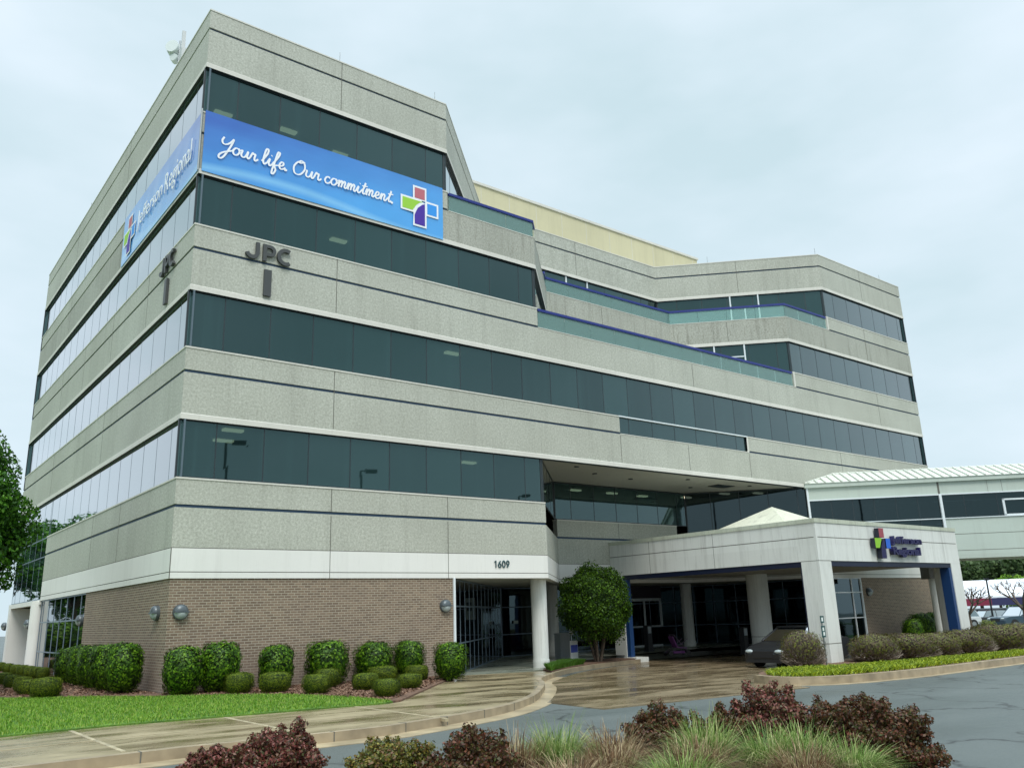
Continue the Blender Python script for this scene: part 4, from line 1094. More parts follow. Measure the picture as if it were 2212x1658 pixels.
mb.build('pier', [CANW], br)
mb = MB(); sbox(mb, 5.9, 6.8, -2.5, -1.2, 2.9, 3.79); mb.build('pier_cap', [plain('bronze_cap', (0.10, 0.095, 0.08), .6)], br)

# ------------------------------------------------------------------ small things
# roof antenna
an = empty('antenna', (0.8, 6.7, 22.3)); an.scale = (.72, .72, .78); tag(an, 'white dish antenna on a mast above the left roof edge', 'antenna')
mb = MB(); mb.cyl((0, 0, 0), (0, 0, 4.0), 0.05, seg=10); mb.cyl((0, -.5, 2.4), (0, .3, 2.4), .03, seg=8); mb.build('mast', [STEEL], an)
mb = MB(); mb.cyl((-0.12, 0.42, 3.55), (-0.42, 0.1, 3.6), 0.42, 0.38, seg=28); mb.cyl((-0.05, .3, 2.95), (-.3, .1, 2.95), .26, .22, seg=20)
mb.build('dish', [plain('dish_white', (0.6, 0.66, 0.64), .5)], an)
mb = MB(); mb.box(-.1, .12, -.9, -.5, 2.0, 3.1); mb.box(-.1, .1, -.75, -.65, 3.1, 4.2); mb.box(-.08, .08, -.5, 0, 2.2, 2.3); mb.build('receiver', [plain('receiver_grey', (0.55, 0.57, 0.56), .5)], an)
# disabled parking sign post by the near pillar
ps = empty('sign_post', (20.9, -7.15, G(20.9))); tag(ps, 'thin grey post with two small green and white parking signs before the canopy pillar', 'sign post')
mb = MB(); mb.box(-.025, .025, -.02, .02, 0, 1.75); mb.build('post', [STEEL], ps)
SG = plain('sign_green', (0.03, 0.09, 0.09), .5); SWh = plain('sign_white', (0.75, 0.8, 0.78), .5)
def plate(z0, z1, w, blocks, parent=ps):
    mb = MB(); mb.box(-w / 2, w / 2, -.035, -.022, z0, z1, 0)
    for (a, b, c, d) in blocks: mb.box(a * w, b * w, -.039, -.034, z0 + c * (z1 - z0), z0 + d * (z1 - z0), 1)
    mb.build('sign_plate', [SG, SWh], parent)
plate(1.5, 1.74, .22, [(-.22, .22, .22, .78)]); plate(1.0, 1.4, .24, [(-.22, .18, .55, .85), (-.15, .28, .15, .45)])
# bollards / card readers on posts under the canopy
def bollard(loc, label, h=1.25):
    r = empty('bollard', loc); tag(r, label, 'bollard', 'dark posts at the entrance')
    mb = MB(); mb.box(-.16, .16, -.14, .14, 0, h); mb.box(-.19, .19, -.17, .17, 0, .06); mb.build('post', [plain('charcoal_post', (0.02, 0.022, 0.025), .5)], r)
    mb = MB(); mb.box(-.13, .05, -.19, -.141, h - .38, h - .05); mb.build('panel', [GREYP], r)
bollard((25.0, 5.3, -0.2), 'dark square post with a pale panel by the white entrance doors')
bollard((27.8, 1.6, -0.42), 'dark square post with a pale panel beside the wide round canopy column')
# grey cabinet and small blue-white sign behind the round tree
r = empty('utility_box', (19.2, 5.2, -0.2)); tag(r, 'plain grey cabinet under the overhang left of the round tree trunk', 'cabinet')
mb = MB(); mb.box(-.3, .3, -.2, .2, 0, 1.05); mb.box(-.32, .32, -.22, .22, 1.05, 1.1); mb.build('body', [GREYP], r)
mb = MB(); mb.box(-.25, .25, -.215, -.2, .1, 1.0); mb.build('door', [GREYP], r)
r = empty('yard_sign', (18.55, 3.7, -0.2)); tag(r, 'small blue and white board on a stand beside the round tree trunk', 'sign')
mb = MB(); mb.box(-.22, .22, -.02, .02, .05, .8, 0); mb.box(-.2, .2, -.026, -.019, .3, .62, 1); mb.build('board', [SWh, plain('board_blue', (0.06, 0.10, 0.5), .5)], r)
mb = MB(); mb.cyl((-.12, 0, 0), (-.12, 0, 1.35), .015, seg=6); mb.box(-.2, -.02, -.03, .03, 1.05, 1.4); mb.build('stand', [WHITEM], r)
# push chair
st = empty('pushchair', (24.6, 3.1, -0.33), math.radians(-20)); tag(st, 'folded out purple pushchair parked under the canopy near the doors', 'pushchair')
PUR = plain('purple_fabric', (0.12, 0.03, 0.14), .7)
mb = MB()
for a, b in (((-.5, -.25, .12), (.45, -.25, .75)), ((-.5, .25, .12), (.45, .25, .75)), ((.45, -.25, .12), (-.25, -.25, .95)), ((.45, .25, .12), (-.25, .25, .95)), ((-.25, -.25, .95), (-.25, .25, .95)), ((-.5, -.25, .12), (-.5, .25, .12)), ((.45, -.25, .12), (.45, .25, .12))):
    mb.cyl(a, b, .014, seg=8)
mb.build('frame', [plain('pushchair_frame', (0.16, 0.12, 0.17), .4, .5)], st)
mb = MB(); mb.obox((-.1, -.22, .35), (.5, 0, -.05), (0, .44, 0), (.02, 0, .05)); mb.obox((-.12, -.22, .38), (.06, 0, 0), (0, .44, 0), (-.22, 0, .5)); mb.obox((-.3, -.2, .1), (.6, 0, 0), (0, .4, 0), (0, 0, .1))
mb.build('seat', [PUR], st)
for x in (-.5, .45):
    for y in (-.27, .27):
        mb = MB(); mb.cyl((x, y - .02, .11), (x, y + .02, .11), .11, seg=18); mb.build('wheel', [BLACK], st)

# ------------------------------------------------------------------ vehicles
def wheel(parent, x, y, r, w=0.2, side=1):
    mb = MB(); mb.cyl((x, y - w / 2, r), (x, y + w / 2, r), r, seg=28); o = mb.build('wheel', [BLACK], parent)
    mb = MB(); yy = y + side * (w / 2)
    mb.cyl((x, yy - .01, r), (x, yy + .012, r), r * .62, seg=24)
    mb.build('rim', [STEEL], o)
def car(name, loc, rz, paint, label, prof, cabin, L, Wd, wheels, wr, cat='car', group=None, lights=True, bed=False):
    """prof: lower body side outline (x,z), front at +x; cabin: glasshouse outline"""
    r = empty(name, loc, rz); tag(r, label, cat, group)
    n = len(prof); mb = MB(); rows = []
    stations = [(-0.5, .88, .05), (-0.47, .97, .015), (-0.38, 1.0, 0), (0.38, 1.0, 0), (0.47, .97, .015), (0.5, .88, .05)]
    cxm = sum(p[0] for p in prof) / n; czm = sum(p[1] for p in prof) / n
    for (fy, sc, ins) in stations:
        rows.append([(cxm + (x - cxm) * (1 - ins), fy * Wd, czm + (z - czm) * (1 - ins * 2)) for x, z in prof])
    vs = [p for row in rows for p in row]
    fs = [(j * n + i, j * n + (i + 1) % n, (j + 1) * n + (i + 1) % n, (j + 1) * n + i) for j in range(len(rows) - 1) for i in range(n)]
    mb.add(vs, fs, 0, False); mb.add(rows[0], [tuple(reversed(range(n)))]); mb.add(rows[-1], [tuple(range(n))])
    # wheel arches
    for wx in wheels:
        for sy in (-1, 1): mb.cyl((wx, sy * (Wd / 2 + .004), wr + .02), (wx, sy * (Wd / 2 - .05), wr + .02), wr * 1.16, seg=26, m=1)
    mb.build('body', [paint, BLACK], r)
    nc = len(cabin); mb = MB(); rf = MB()
    zt = max(p[1] for p in cabin); zb = min(p[1] for p in cabin)
    def cy(z): return Wd / 2 * (0.94 - 0.24 * (z - zb) / (zt - zb))
    A = [(x, -cy(z), z) for x, z in cabin]; B = [(x, cy(z), z) for x, z in cabin]
    mb.add(A + B, [tuple(range(nc)), tuple(reversed(range(nc, 2 * nc)))] + [(i, nc + i, nc + (i + 1) % nc, (i + 1) % nc) for i in range(nc)], 0)
    g = mb.build('window', [CARG], r)
    # roof skin and pillars
    tops = [p for p in cabin if p[1] > zt - 0.09]; xs = sorted(p[0] for p in tops)
    rf.box(xs[0] - .02, xs[-1] + .02, -cy(zt) - .01, cy(zt) + .01, zt - .03, zt + .025)
    for i in range(nc):
        a, b = cabin[i], cabin[(i + 1) % nc]
        if abs(a[1] - b[1]) > .15:
            for sy in (-1, 1): rf.cyl((a[0], sy * (cy(a[1]) + .0), a[1]), (b[0], sy * (cy(b[1]) + .0), b[1]), .035, seg=8)
    mx_ = (cabin[0][0] + cabin[-1][0]) / 2
    for sy in (-1, 1): rf.cyl((mx_, sy * cy(zb), zb), (mx_ - .05, sy * cy(zt), zt), .035, seg=8)
    rf.build('roof', [paint], r)
    for wx in wheels:
        for sy in (-1, 1): wheel(r, wx, sy * (Wd / 2 - .09), wr, .2, sy)
    fx = max(p[0] for p in prof); zf = [p[1] for p in prof if p[0] > fx - .25]; zh = max(zf)
    for sy in (-1, 1):
        mb = MB(); mb.ball((fx - .12, sy * Wd * .36, zh - .08), .14, .2, .08, seg=14, rings=8); mb.build('headlight', [LENS], r)
    mb = MB(); mb.box(fx - .12, fx + .012, -Wd * .24, Wd * .24, zh - .3, zh - .06); mb.box(fx - .1, fx + .02, -Wd * .42, Wd * .42, .2, .3); mb.build('grille', [BLACK], r)
    for sy in (-1, 1):
        mb = MB(); mb.box(mx_ + .55, mx_ + .75, sy * (Wd / 2 + .08) - .1, sy * (Wd / 2 + .08) + .1, zb + .0, zb + .16); mb.build('mirror', [paint], r)
    return r
def paint(name, c): 
    m = plain(name, c, .4, .1); m.node_tree.nodes['Principled BSDF'].inputs['Coat Weight'].default_value = .35; return m
SEDAN = [(-2.35, .3), (-2.4, .7), (-2.3, .98), (-1.6, 1.02), (.9, .98), (1.9, .82), (2.28, .68), (2.38, .5), (2.35, .25), (1.9, .2), (-2.0, .2)]
SCAB = [(-1.85, .98), (-1.0, 1.40), (-.2, 1.46), (.35, 1.40), (1.15, .95)]
PICK = [(-2.9, .55), (-2.95, .8), (-2.9, 1.15), (-.9, 1.15), (.95, 1.15), (2.3, 1.12), (2.75, 1.02), (2.85, .8), (2.8, .42), (2.3, .38), (-2.5, .45)]
PCAB = [(-1.3, 1.14), (-1.15, 1.85), (-.6, 1.92), (.35, 1.88), (1.1, 1.14)]
SUVB = [(-2.3, .45), (-2.38, .8), (-2.3, 1.1), (-.9, 1.12), (1.0, 1.1), (2.1, 1.02), (2.35, .85), (2.3, .36), (1.9, .3), (-1.9, .32)]
SUVC = [(-2.2, 1.08), (-1.95, 1.68), (-.6, 1.75), (.35, 1.70), (1.0, 1.08)]
car('parked_car', (23.35, -4.4, G(22) - .13), math.pi, paint('dark_grey_paint', (0.018, 0.02, 0.023)), 'dark grey saloon car waiting under the canopy behind the round bush', SEDAN, SCAB, 4.8, 1.85, (-1.4, 1.45), .33)
car('pickup_truck', (74.6, 7.6, G(74.6) - .1), math.radians(158), paint('slate_blue_paint', (0.04, 0.075, 0.105)), 'slate blue crew cab pickup parked at the far right under the footbridge', PICK, PCAB, 5.8, 2.0, (-1.8, 1.75), .4, 'pickup')
car('parked_car', (83.5, 17.5, G(83) - .15), math.radians(150), paint('white_paint', (0.62, 0.66, 0.66)), 'white four by four parked left of the blue pickup in the far lot', SUVB, SUVC, 4.7, 1.95, (-1.4, 1.45), .38, 'car', 'cars in the far car park')
car('parked_car', (90, 17.2, G(92) - .15), math.radians(150), paint('black_paint', (0.03, 0.032, 0.035)), 'dark car half hidden between the white car and the pickup', SUVB, SUVC, 4.7, 1.95, (-1.4, 1.45), .38, 'car', 'cars in the far car park')
# far white roofed building and lot lamp
fb = empty('warehouse', (0, 0, 0)); tag(fb, 'long low building with huge white roof and red and navy fascia beyond the cars', 'building')
dv = Vector((math.sin(math.radians(66.5)), math.cos(math.radians(66.5)))); pv = Vector((dv.y, -dv.x))
c0 = Vector((-7.35, -25.2)) + dv * 150
def fbp(u, v, z): p = c0 + pv * u + dv * v; return (p.x, p.y, z)
mb = MB(); mb.obox(fbp(-14, 0, -3), (dv * 30).to_3d(), (pv * -0).to_3d() + (pv * 60).to_3d() * -1 * -1, (0, 0, 3.1)); mb.build('wall', [plain('shop_wall', (0.08, 0.09, 0.10), .7)], fb)
mb = MB(); a = fbp(-16, -.6, 1.25); mb.add([fbp(-16, -1, 2.1), fbp(50, -1, 2.1), fbp(50, 14, 4.75), fbp(-16, 14, 4.75), fbp(-16, -1, 1.85), fbp(50, -1, 1.85), fbp(50, 14, 4.5), fbp(-16, 14, 4.5)],
    [(0, 1, 2, 3), (7, 6, 5, 4), (0, 4, 5, 1), (1, 5, 6, 2), (2, 6, 7, 3), (3, 7, 4, 0)]); mb.build('roof', [plain('white_membrane', (0.82, 0.84, 0.88), .5)], fb)
mb = MB(); mb.obox(fbp(-16, -1.1, .75), (dv * .2).to_3d(), (pv * 17).to_3d(), (0, 0, 1.08), 0); mb.obox(fbp(1, -1.1, .75), (dv * .2).to_3d(), (pv * 49).to_3d(), (0, 0, 1.08), 1)
mb.build('fascia', [plain('maroon_band', (0.22, 0.02, 0.05), .6), plain('navy_band', (0.03, 0.03, 0.10), .6)], fb)
def lamp_post(loc, h, rz, label, group, arm=1.0):
    r = empty('street_lamp', loc, rz); tag(r, label, 'street lamp', group)
    mb = MB(); mb.cyl((0, 0, 0), (0, 0, h), .1, .07, seg=12); mb.cyl((0, 0, h), (arm * .6, 0, h + .05), .04, seg=8); mb.cyl((0, 0, 0), (0, 0, .5), .22, seg=14); mb.build('pole', [BRONZE], r)
    mb = MB(); mb.box(arm * .3, arm * 1.0, -.2, .2, h - .08, h + .14); mb.build('lamp_head', [BRONZE], r)
D = 92
lamp_post((-7.35 + D * math.sin(math.radians(66.8)), -25.2 + D * math.cos(math.radians(66.8)), -1.1), 4.6, 3.6, 'dark square headed car park lamp before the white roof', None, .6)
for i, (x, y) in enumerate(((9.0, -21.5), (20.2, -26.5), (38, -31.5))):
    lamp_post((x, y, -.3), 12.0, 0.3, ['tall dark street lamp across the road, mirrored in glass near the building corner', 'tall dark street lamp reflected in the middle of the second floor glass', 'tall dark street lamp reflected at the right end of the second floor glass'][i], 'street lamps across the road', 1.1)

# ------------------------------------------------------------------ planting
def leaf_mesh(name, pos, nor, size, mats, aspect=1.8, jit=0.6, curl=True, seed=1, extra=None):
    """leaves as little folded rhombs at pos, facing roughly nor"""
    r = np.random.default_rng(seed); n = len(pos)
    nn = nor + r.normal(0, jit, (n, 3)); nn /= np.linalg.norm(nn, axis=1)[:, None] + 1e-9
    a = np.cross(nn, r.normal(0, 1, (n, 3))); a /= np.linalg.norm(a, axis=1)[:, None] + 1e-9
    b = np.cross(nn, a)
    s = size * r.uniform(0.6, 1.35, n)[:, None]
    v0 = pos - a * s * aspect / 2; v2 = pos + a * s * aspect / 2
    v1 = pos + b * s / 2 + nn * s * 0.15; v3 = pos - b * s / 2 + nn * s * 0.15
    V = np.stack([v0, v1, v2, v3], 1).reshape(-1, 3)
    me = bpy.data.meshes.new(name)
    ev, ef, em = ([], [], []) if extra is None else (extra.v, extra.f, extra.m)
    nv = len(V); V = np.vstack([V, np.array(ev).reshape(-1, 3)]) if len(ev) else V
    me.vertices.add(len(V)); me.vertices.foreach_set('co', V.astype(np.float32).ravel())
    tot = [4] * n + [len(f) for f in ef]
    loops = np.concatenate([np.arange(nv)] + [np.array(f) + nv for f in ef]) if ef else np.arange(nv)
    me.loops.add(len(loops)); me.loops.foreach_set('vertex_index', loops.astype(np.int32))
    st = np.concatenate([[0], np.cumsum(tot)[:-1]])
    me.polygons.add(len(tot)); me.polygons.foreach_set('loop_start', st.astype(np.int32)); 
    me.polygons.foreach_set('material_index', np.array([0] * n + [x + 1 for x in em], dtype=np.int32))
    for m in mats: me.materials.append(m)
    me.update(calc_edges=True); me.validate()
    return me
def sellip(n, rx, ry, rz, e, seed, shell=0.25, lump=0.06, z0=-1.0):
    """points through the outer shell of a super-ellipsoid (e>2 = boxier), normals out"""
    r = np.random.default_rng(seed)
    d = r.normal(0, 1, (n * 2, 3)); d /= np.linalg.norm(d, axis=1)[:, None]
    k = 1.0 / (np.sum(np.abs(d) ** e, axis=1)) ** (1 / e)
    p = d * k[:, None]
    p = p[p[:, 2] > z0][:n]; d = p / np.linalg.norm(p, axis=1)[:, None]
    ph = r.uniform(0, 6.28, 6)
    l = 1 + lump * (np.sin(d[:, 0] * 7 + ph[0]) * np.sin(d[:, 1] * 6 + ph[1]) + 0.7 * np.sin(d[:, 2] * 9 + ph[2] + d[:, 0] * 5) + .5 * np.sin(d[:, 1] * 13 + ph[3]) * np.sin(d[:, 2] * 11 + ph[4]))
    depth = 1 - shell * r.uniform(0, 1, len(p)) ** 1.6 + r.normal(0, 0.02, len(p))
    q_ = p * (l * depth)[:, None]
    return q_ * np.array([rx, ry, rz]), d
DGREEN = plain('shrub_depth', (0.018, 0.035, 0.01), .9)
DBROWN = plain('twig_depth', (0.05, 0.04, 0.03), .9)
def shrub_mesh(name, rx, ry, h, e, leaf, n, m, seed, core=DGREEN, shell=.22, lump=.05, jit=.6, corek=.80, stems=True, aspect=1.7):
    p, d = sellip(n, rx, ry, h / 2, e, seed, shell, lump)
    g_ = np.random.default_rng(seed + 9); k_ = g_.random(len(p)) < .05; p[k_] += d[k_] * g_.uniform(.01, .07, (k_.sum(), 1))
    p[:, 2] += h / 2 + 0.04
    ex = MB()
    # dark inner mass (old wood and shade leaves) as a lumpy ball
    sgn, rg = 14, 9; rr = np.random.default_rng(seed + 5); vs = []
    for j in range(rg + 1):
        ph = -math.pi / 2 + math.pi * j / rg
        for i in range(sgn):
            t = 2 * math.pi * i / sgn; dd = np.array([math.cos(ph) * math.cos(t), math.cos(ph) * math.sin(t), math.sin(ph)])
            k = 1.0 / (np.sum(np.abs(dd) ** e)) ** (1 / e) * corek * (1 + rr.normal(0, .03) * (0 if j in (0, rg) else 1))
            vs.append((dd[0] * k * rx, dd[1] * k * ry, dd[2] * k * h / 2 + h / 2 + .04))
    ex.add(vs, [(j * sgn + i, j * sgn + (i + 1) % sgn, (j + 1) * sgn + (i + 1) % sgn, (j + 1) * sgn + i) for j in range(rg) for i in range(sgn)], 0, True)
    if stems:
        for k in range(4):
            a = k * 1.6 + seed; ex.cyl((math.cos(a) * .05, math.sin(a) * .05, -.05), (math.cos(a) * rx * .5, math.sin(a) * ry * .5, h * .45), .02, .01, seg=6, m=0)
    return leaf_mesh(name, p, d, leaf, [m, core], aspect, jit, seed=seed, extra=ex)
def put(name, me, loc, rz, sc, label, cat, group):
    o = bpy.data.objects.new(name, me); COL.objects.link(o); o.location = loc; o.rotation_euler = (0, 0, rz); o.scale = sc
    tag(o, label, cat, group); return o
# clipped hollies (unit: 1 m wide, 1.2 m tall)
HM = [shrub_mesh('clipped_holly', .5, .5, 1.2, 4.2, .047, 6200, HOLLY, 10 + k, lump=.055, shell=.3) for k in range(3)]
FH = [(0.30, -0.85, 1.18, 0.94, 'clipped green holly in front of the brick, just right of the building corner'),
      (1.32, -0.80, 1.27, 1.06, 'tall clipped green holly, second along the front from the building corner'),
      (2.98, -0.72, 1.15, 0.98, 'clipped green holly above the boxwood, third along the brick front'),
      (4.58, -0.75, 1.22, 1.16, 'widest clipped green holly standing at the middle of the brick front'),
      (6.15, -0.75, 1.15, 1.05, 'clipped green holly behind three boxwoods, fifth along the brick front'),
      (7.44, -0.75, 1.15, 0.93, 'narrow clipped green holly, last but one before the corner entrance'),
      (8.22, -1.95, 1.08, 0.96, 'clipped green holly at the edge of the wet path by the corner entrance')]
for i, (x, y, h, w, lb) in enumerate(FH):
    put('clipped_holly', HM[i % 3], (x, y, G(x) + .02), i * 1.3, (w * (1 + .06 * math.sin(i * 2.2)), w * (1 - .06 * math.sin(i * 2.2)), h / 1.2), lb, 'shrub', 'clipped hollies along the brick wall')
LH = [(-0.72, 1.1, 1.27, .92, 'clipped green holly at the left facade, nearest the building corner'), (-0.75, 2.7, 1.22, .9, 'clipped green holly at the left facade, second from the corner'),
      (-0.75, 4.3, 1.2, .9, 'clipped green holly at the left facade, third from the corner'), (-0.75, 6.0, 1.18, .9, 'clipped green holly at the left facade, fourth from the corner'), (-0.7, 8.1, 1.1, .95, 'clipped green holly at the left facade before its shopfront')]
for i, (x, y, h, w, lb) in enumerate(LH):
    put('clipped_holly', HM[(i + 1) % 3], (x, y, .04), i * 2.1, (w, w, h / 1.2), lb, 'shrub', 'clipped hollies along the brick wall')
BMs = [shrub_mesh('boxwood', .5, .5, .7, 4.2, .028, 7500, BOX, 30 + k, lump=.03, jit=1.1, shell=.16, corek=.86, stems=False) for k in range(2)]
BX = [(1.5, -1.80, .70, .50, 'round clipped boxwood before the second front holly, leftmost in its row'), (2.3, -2.3, .80, .50, 'round clipped boxwood below the third front holly'),
      (2.86, -3.7, .69, .46, 'small clipped boxwood on the lawn edge before the widest holly'), (4.02, -1.9, .68, .50, 'clipped boxwood tucked behind the one before the widest holly'),
      (4.33, -3.6, .68, .42, 'flat clipped boxwood left of the group of three near the path'), (6.2, -1.25, .86, .47, 'wide clipped boxwood right under the fifth front holly'),
      (3.6, -6.05, .62, .40, 'clipped boxwood nearest the lawn tip, front of its group'), (5.36, -4.2, .63, .38, 'low clipped boxwood at the right front near the wet path'),
      (7.35, -1.35, .70, .44, 'clipped boxwood under the narrow holly beside the entrance')]
for i, (x, y, w, h, lb) in enumerate(BX):
    put('boxwood', BMs[i % 2], (x, y, G(x) + .03), i * 1.1, (w, w, h / .7), lb, 'shrub', 'clipped boxwoods')
LX = [(-2.57, 1.5, .75, .50), (-2.75, 2.95, .55, .42), (-2.6, 4.85, .5, .42), (-2.55, 6.9, .5, .4), (-2.5, 9.0, .5, .4), (-1.0, 11.0, .42, .42), (-1.0, 12.4, .42, .4), (-1.0, 13.8, .42, .4), (-1.0, 15.3, .42, .4), (-1.0, 17.0, .42, .38), (-1.0, 19.0, .42, .38), (-1.0, 21.2, .42, .38)]
for i, (x, y, w, h) in enumerate(LX):
    if i < 5: lb = 'clipped boxwood of the left lawn edge row, %s' % ['nearest the camera', 'second from the front', 'third from the front', 'fourth from the front', 'farthest back'][i]
    else: lb = 'small clipped boxwood under the left facade shopfront, %s in its row from the near end' % ['first', 'second', 'third', 'fourth', 'fifth', 'sixth', 'seventh'][i - 5]
    put('boxwood', BMs[i % 2], (x, y, .04), i * .7, (w, w, h / .7), lb, 'shrub', 'clipped boxwoods' if i < 5 else 'small boxwoods under the left shopfront')
# dark clipped shrubs seen through the canopy
for i, (x, y, w, h, lb) in enumerate(((36.9, -2.2, 1.0, 1.35, 'dark clipped bush before the shaded brick, leftmost of three through the canopy'), (38.9, -1.6, 1.15, 1.6, 'dark clipped bush before the shaded brick, middle of three through the canopy'), (40.5, -1.6, 1.15, 1.65, 'dark clipped bush before the shaded brick, right of three through the canopy'))):
    put('clipped_holly', HM[i], (x, y, G(x) - .1), i, (w, w, h / 1.2), lb, 'shrub', 'dark bushes through the canopy')

def branches(mb, base, n, h, spread, r0, seed, depth=2, m=0):
    rr = random.Random(seed); tips = []
    def go(p, d, L, r, k):
        q_ = p + d * L
        mb.cyl(p, q_, r, r * .62, seg=7 if k > 1 else 5, m=m, cap=False)
        tips.append(q_)
        if k > 0:
            for _ in range(3 if k > 1 else 2):
                dd = (d + Vector((rr.gauss(0, .5), rr.gauss(0, .5), rr.gauss(.15, .3)))).normalized()
                go(q_, dd, L * rr.uniform(.5, .7), r * .6, k - 1)
    for i in range(n):
        a = 2 * math.pi * i / n + rr.uniform(-.4, .4)
        d = Vector((math.cos(a) * spread, math.sin(a) * spread, 1)).normalized()
        go(Vector(base), d, h, r0, depth)
    return tips
def clumpy_crown(n, c, rx, ry, rz, seed, nc=26, cr=.38):
    """leaves gathered in clumps whose centres fill the crown volume"""
    r = np.random.default_rng(seed)
    d = r.normal(0, 1, (nc, 3)); d /= np.linalg.norm(d, axis=1)[:, None]
    cc = d * (r.uniform(.25, 1, nc) ** .5)[:, None] * (1 - cr * .6)
    idx = r.integers(0, nc, n); dd = r.normal(0, 1, (n, 3)); dd /= np.linalg.norm(dd, axis=1)[:, None]
    rad = cr * r.uniform(.6, 1.2, nc)[idx] * (1 - .45 * r.uniform(0, 1, n) ** 2)
    p = cc[idx] + dd * rad[:, None]
    nor = dd + .6 * p
    nor /= np.linalg.norm(nor, axis=1)[:, None]
    return p * np.array([rx, ry, rz]) + np.array(c), nor
def tree(name, loc, h, cr, cz, m, nleaf, leaf, label, cat, group, seed, nc=28, clr=.38, trunk=.14, rz=None, multi=1):
    r = empty(name, loc); tag(r, label, cat, group)
    mb = MB(); lo = cz - (rz or cr)
    for k in range(multi):
        a = k * 2.4; o = Vector((math.cos(a) * .12 * (multi > 1), math.sin(a) * .12 * (multi > 1), 0)); top = Vector((math.cos(a) * .35 * (multi > 1), math.sin(a) * .3 * (multi > 1), max(lo + .3, .5)))
        mb.cyl(o - Vector((0, 0, .2)), top, trunk, trunk * .75, seg=10, cap=False)
        branches(mb, top, 4, (rz or cr) * .42, .7, trunk * .6, seed + k)
    mb.build('trunk', [BARK], r)
    p, nn = clumpy_crown(nleaf, (0, 0, cz), cr, cr, rz or cr, seed, nc, clr)
    me = leaf_mesh('crown', p, nn, leaf, [m], 1.7, .7, seed=seed)
    o = bpy.data.objects.new('crown', me); COL.objects.link(o); o.parent = r
    return r
# left foreground tree (dense, glossy)
tree('leafy_tree', (-5.35, 4.9, .04), 9, 2.8, 4.85, TREEL, 95000, .078, 'tall dense green tree cut off by the left edge of the picture', 'tree', None, 3, 60, .30, .16, 3.15)
# round topiary tree in the bed before the entrance
r = empty('round_tree', (18.95, 2.6, -.25)); r.scale = (.93, .93, .97); tag(r, 'round clipped tree with several dark stems in the bed between path and drive', 'tree')
mb = MB()
for k in range(5):
    a = k * 1.27; mb.cyl((math.cos(a) * .1, math.sin(a) * .1, -.1), (math.cos(a) * .5, math.sin(a) * .5, 1.4), .07, .045, seg=8, cap=False)
mb.build('trunk', [BARK], r)
p, nn = sellip(30000, 1.62, 1.62, 1.62, 2.25, 77, .36, .075, z0=-.96)
p2, n2_ = clumpy_crown(9000, (0.35, -0.1, -.75), 1.15, 1.15, .62, 79, 16, .42); p = np.vstack([p, p2]); nn = np.vstack([nn, n2_])
p[:, 2] = p[:, 2] * np.where(p[:, 2] < 0, .98, 1.03) + 2.42
low = (p[:, 2] < 1.35); p[low, 2] += rng.normal(0, .12, low.sum()); hi = rng.random(len(p)) < .05; p[hi] += nn[hi] * rng.uniform(.02, .16, (hi.sum(), 1))
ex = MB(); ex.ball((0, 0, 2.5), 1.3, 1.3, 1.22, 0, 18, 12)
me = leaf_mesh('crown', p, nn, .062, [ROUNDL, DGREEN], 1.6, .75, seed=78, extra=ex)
o = bpy.data.objects.new('crown', me); COL.objects.link(o); o.parent = r

# twiggy azaleas: bundles of fine bare stems fanning out, few leaves
def twig_mesh(name, rx, ry, h, n, seed, leafn, m=AZL):
    rr = np.random.default_rng(seed); V = []; F = []
    nn_ = 0
    for i in range(n):
        d = rr.normal(0, 1, 3); d[2] = abs(d[2]) * 1.0; d /= np.linalg.norm(d)
        tip = np.array([d[0] * rx, d[1] * ry, .15 * h + d[2] * h * .85]) * rr.uniform(.75, 1.04)
        st = np.array([rr.normal(0, .08), rr.normal(0, .08), 0]) + np.array([tip[0], tip[1], 0]) * rr.uniform(0, .45)
        s0 = st + (tip - st) * rr.uniform(.15, .6); side = np.cross(tip - s0, rr.normal(0, 1, 3)); side /= np.linalg.norm(side) + 1e-9
        w = rr.uniform(.008, .019); mid = (s0 + tip) / 2 + rr.normal(0, .04, 3)
        V += [s0 - side * w, s0 + side * w, mid + side * w * .8, tip + side * w * .3, tip - side * w * .3, mid - side * w * .8]
        F.append([nn_, nn_ + 1, nn_ + 2, nn_ + 5]); F.append([nn_ + 5, nn_ + 2, nn_ + 3, nn_ + 4]); nn_ += 6
    ex = MB(); ex.v = [tuple(v) for v in V]; ex.f = F; ex.m = [0] * len(F); ex.sm = [False] * len(F)
    ex.ball((0, 0, h * .42), rx * .62, ry * .62, h * .34, 1, 14, 8)
    p, d = sellip(leafn, rx, ry, h / 2, 2.3, seed, .3, .04); p[:, 2] += h / 2 + .03
    return leaf_mesh(name, p, d, .05, [m, TWIG, DBROWN], 1.6, .9, seed=seed, extra=ex)
AZ1 = twig_mesh('azalea_bush', .95, .95, 1.25, 5200, 5, 2200)
AZ2 = twig_mesh('azalea_bush', 1.3, .95, 1.12, 5200, 6, 4200)
put('azalea_bush', AZ1, (19.75, -7.0, G(19.4) + .03), 0, (.86, .82, .98), 'round bare twiggy bush in front of the dark car left of the canopy pillar', 'shrub', 'azaleas along the canopy kerb')
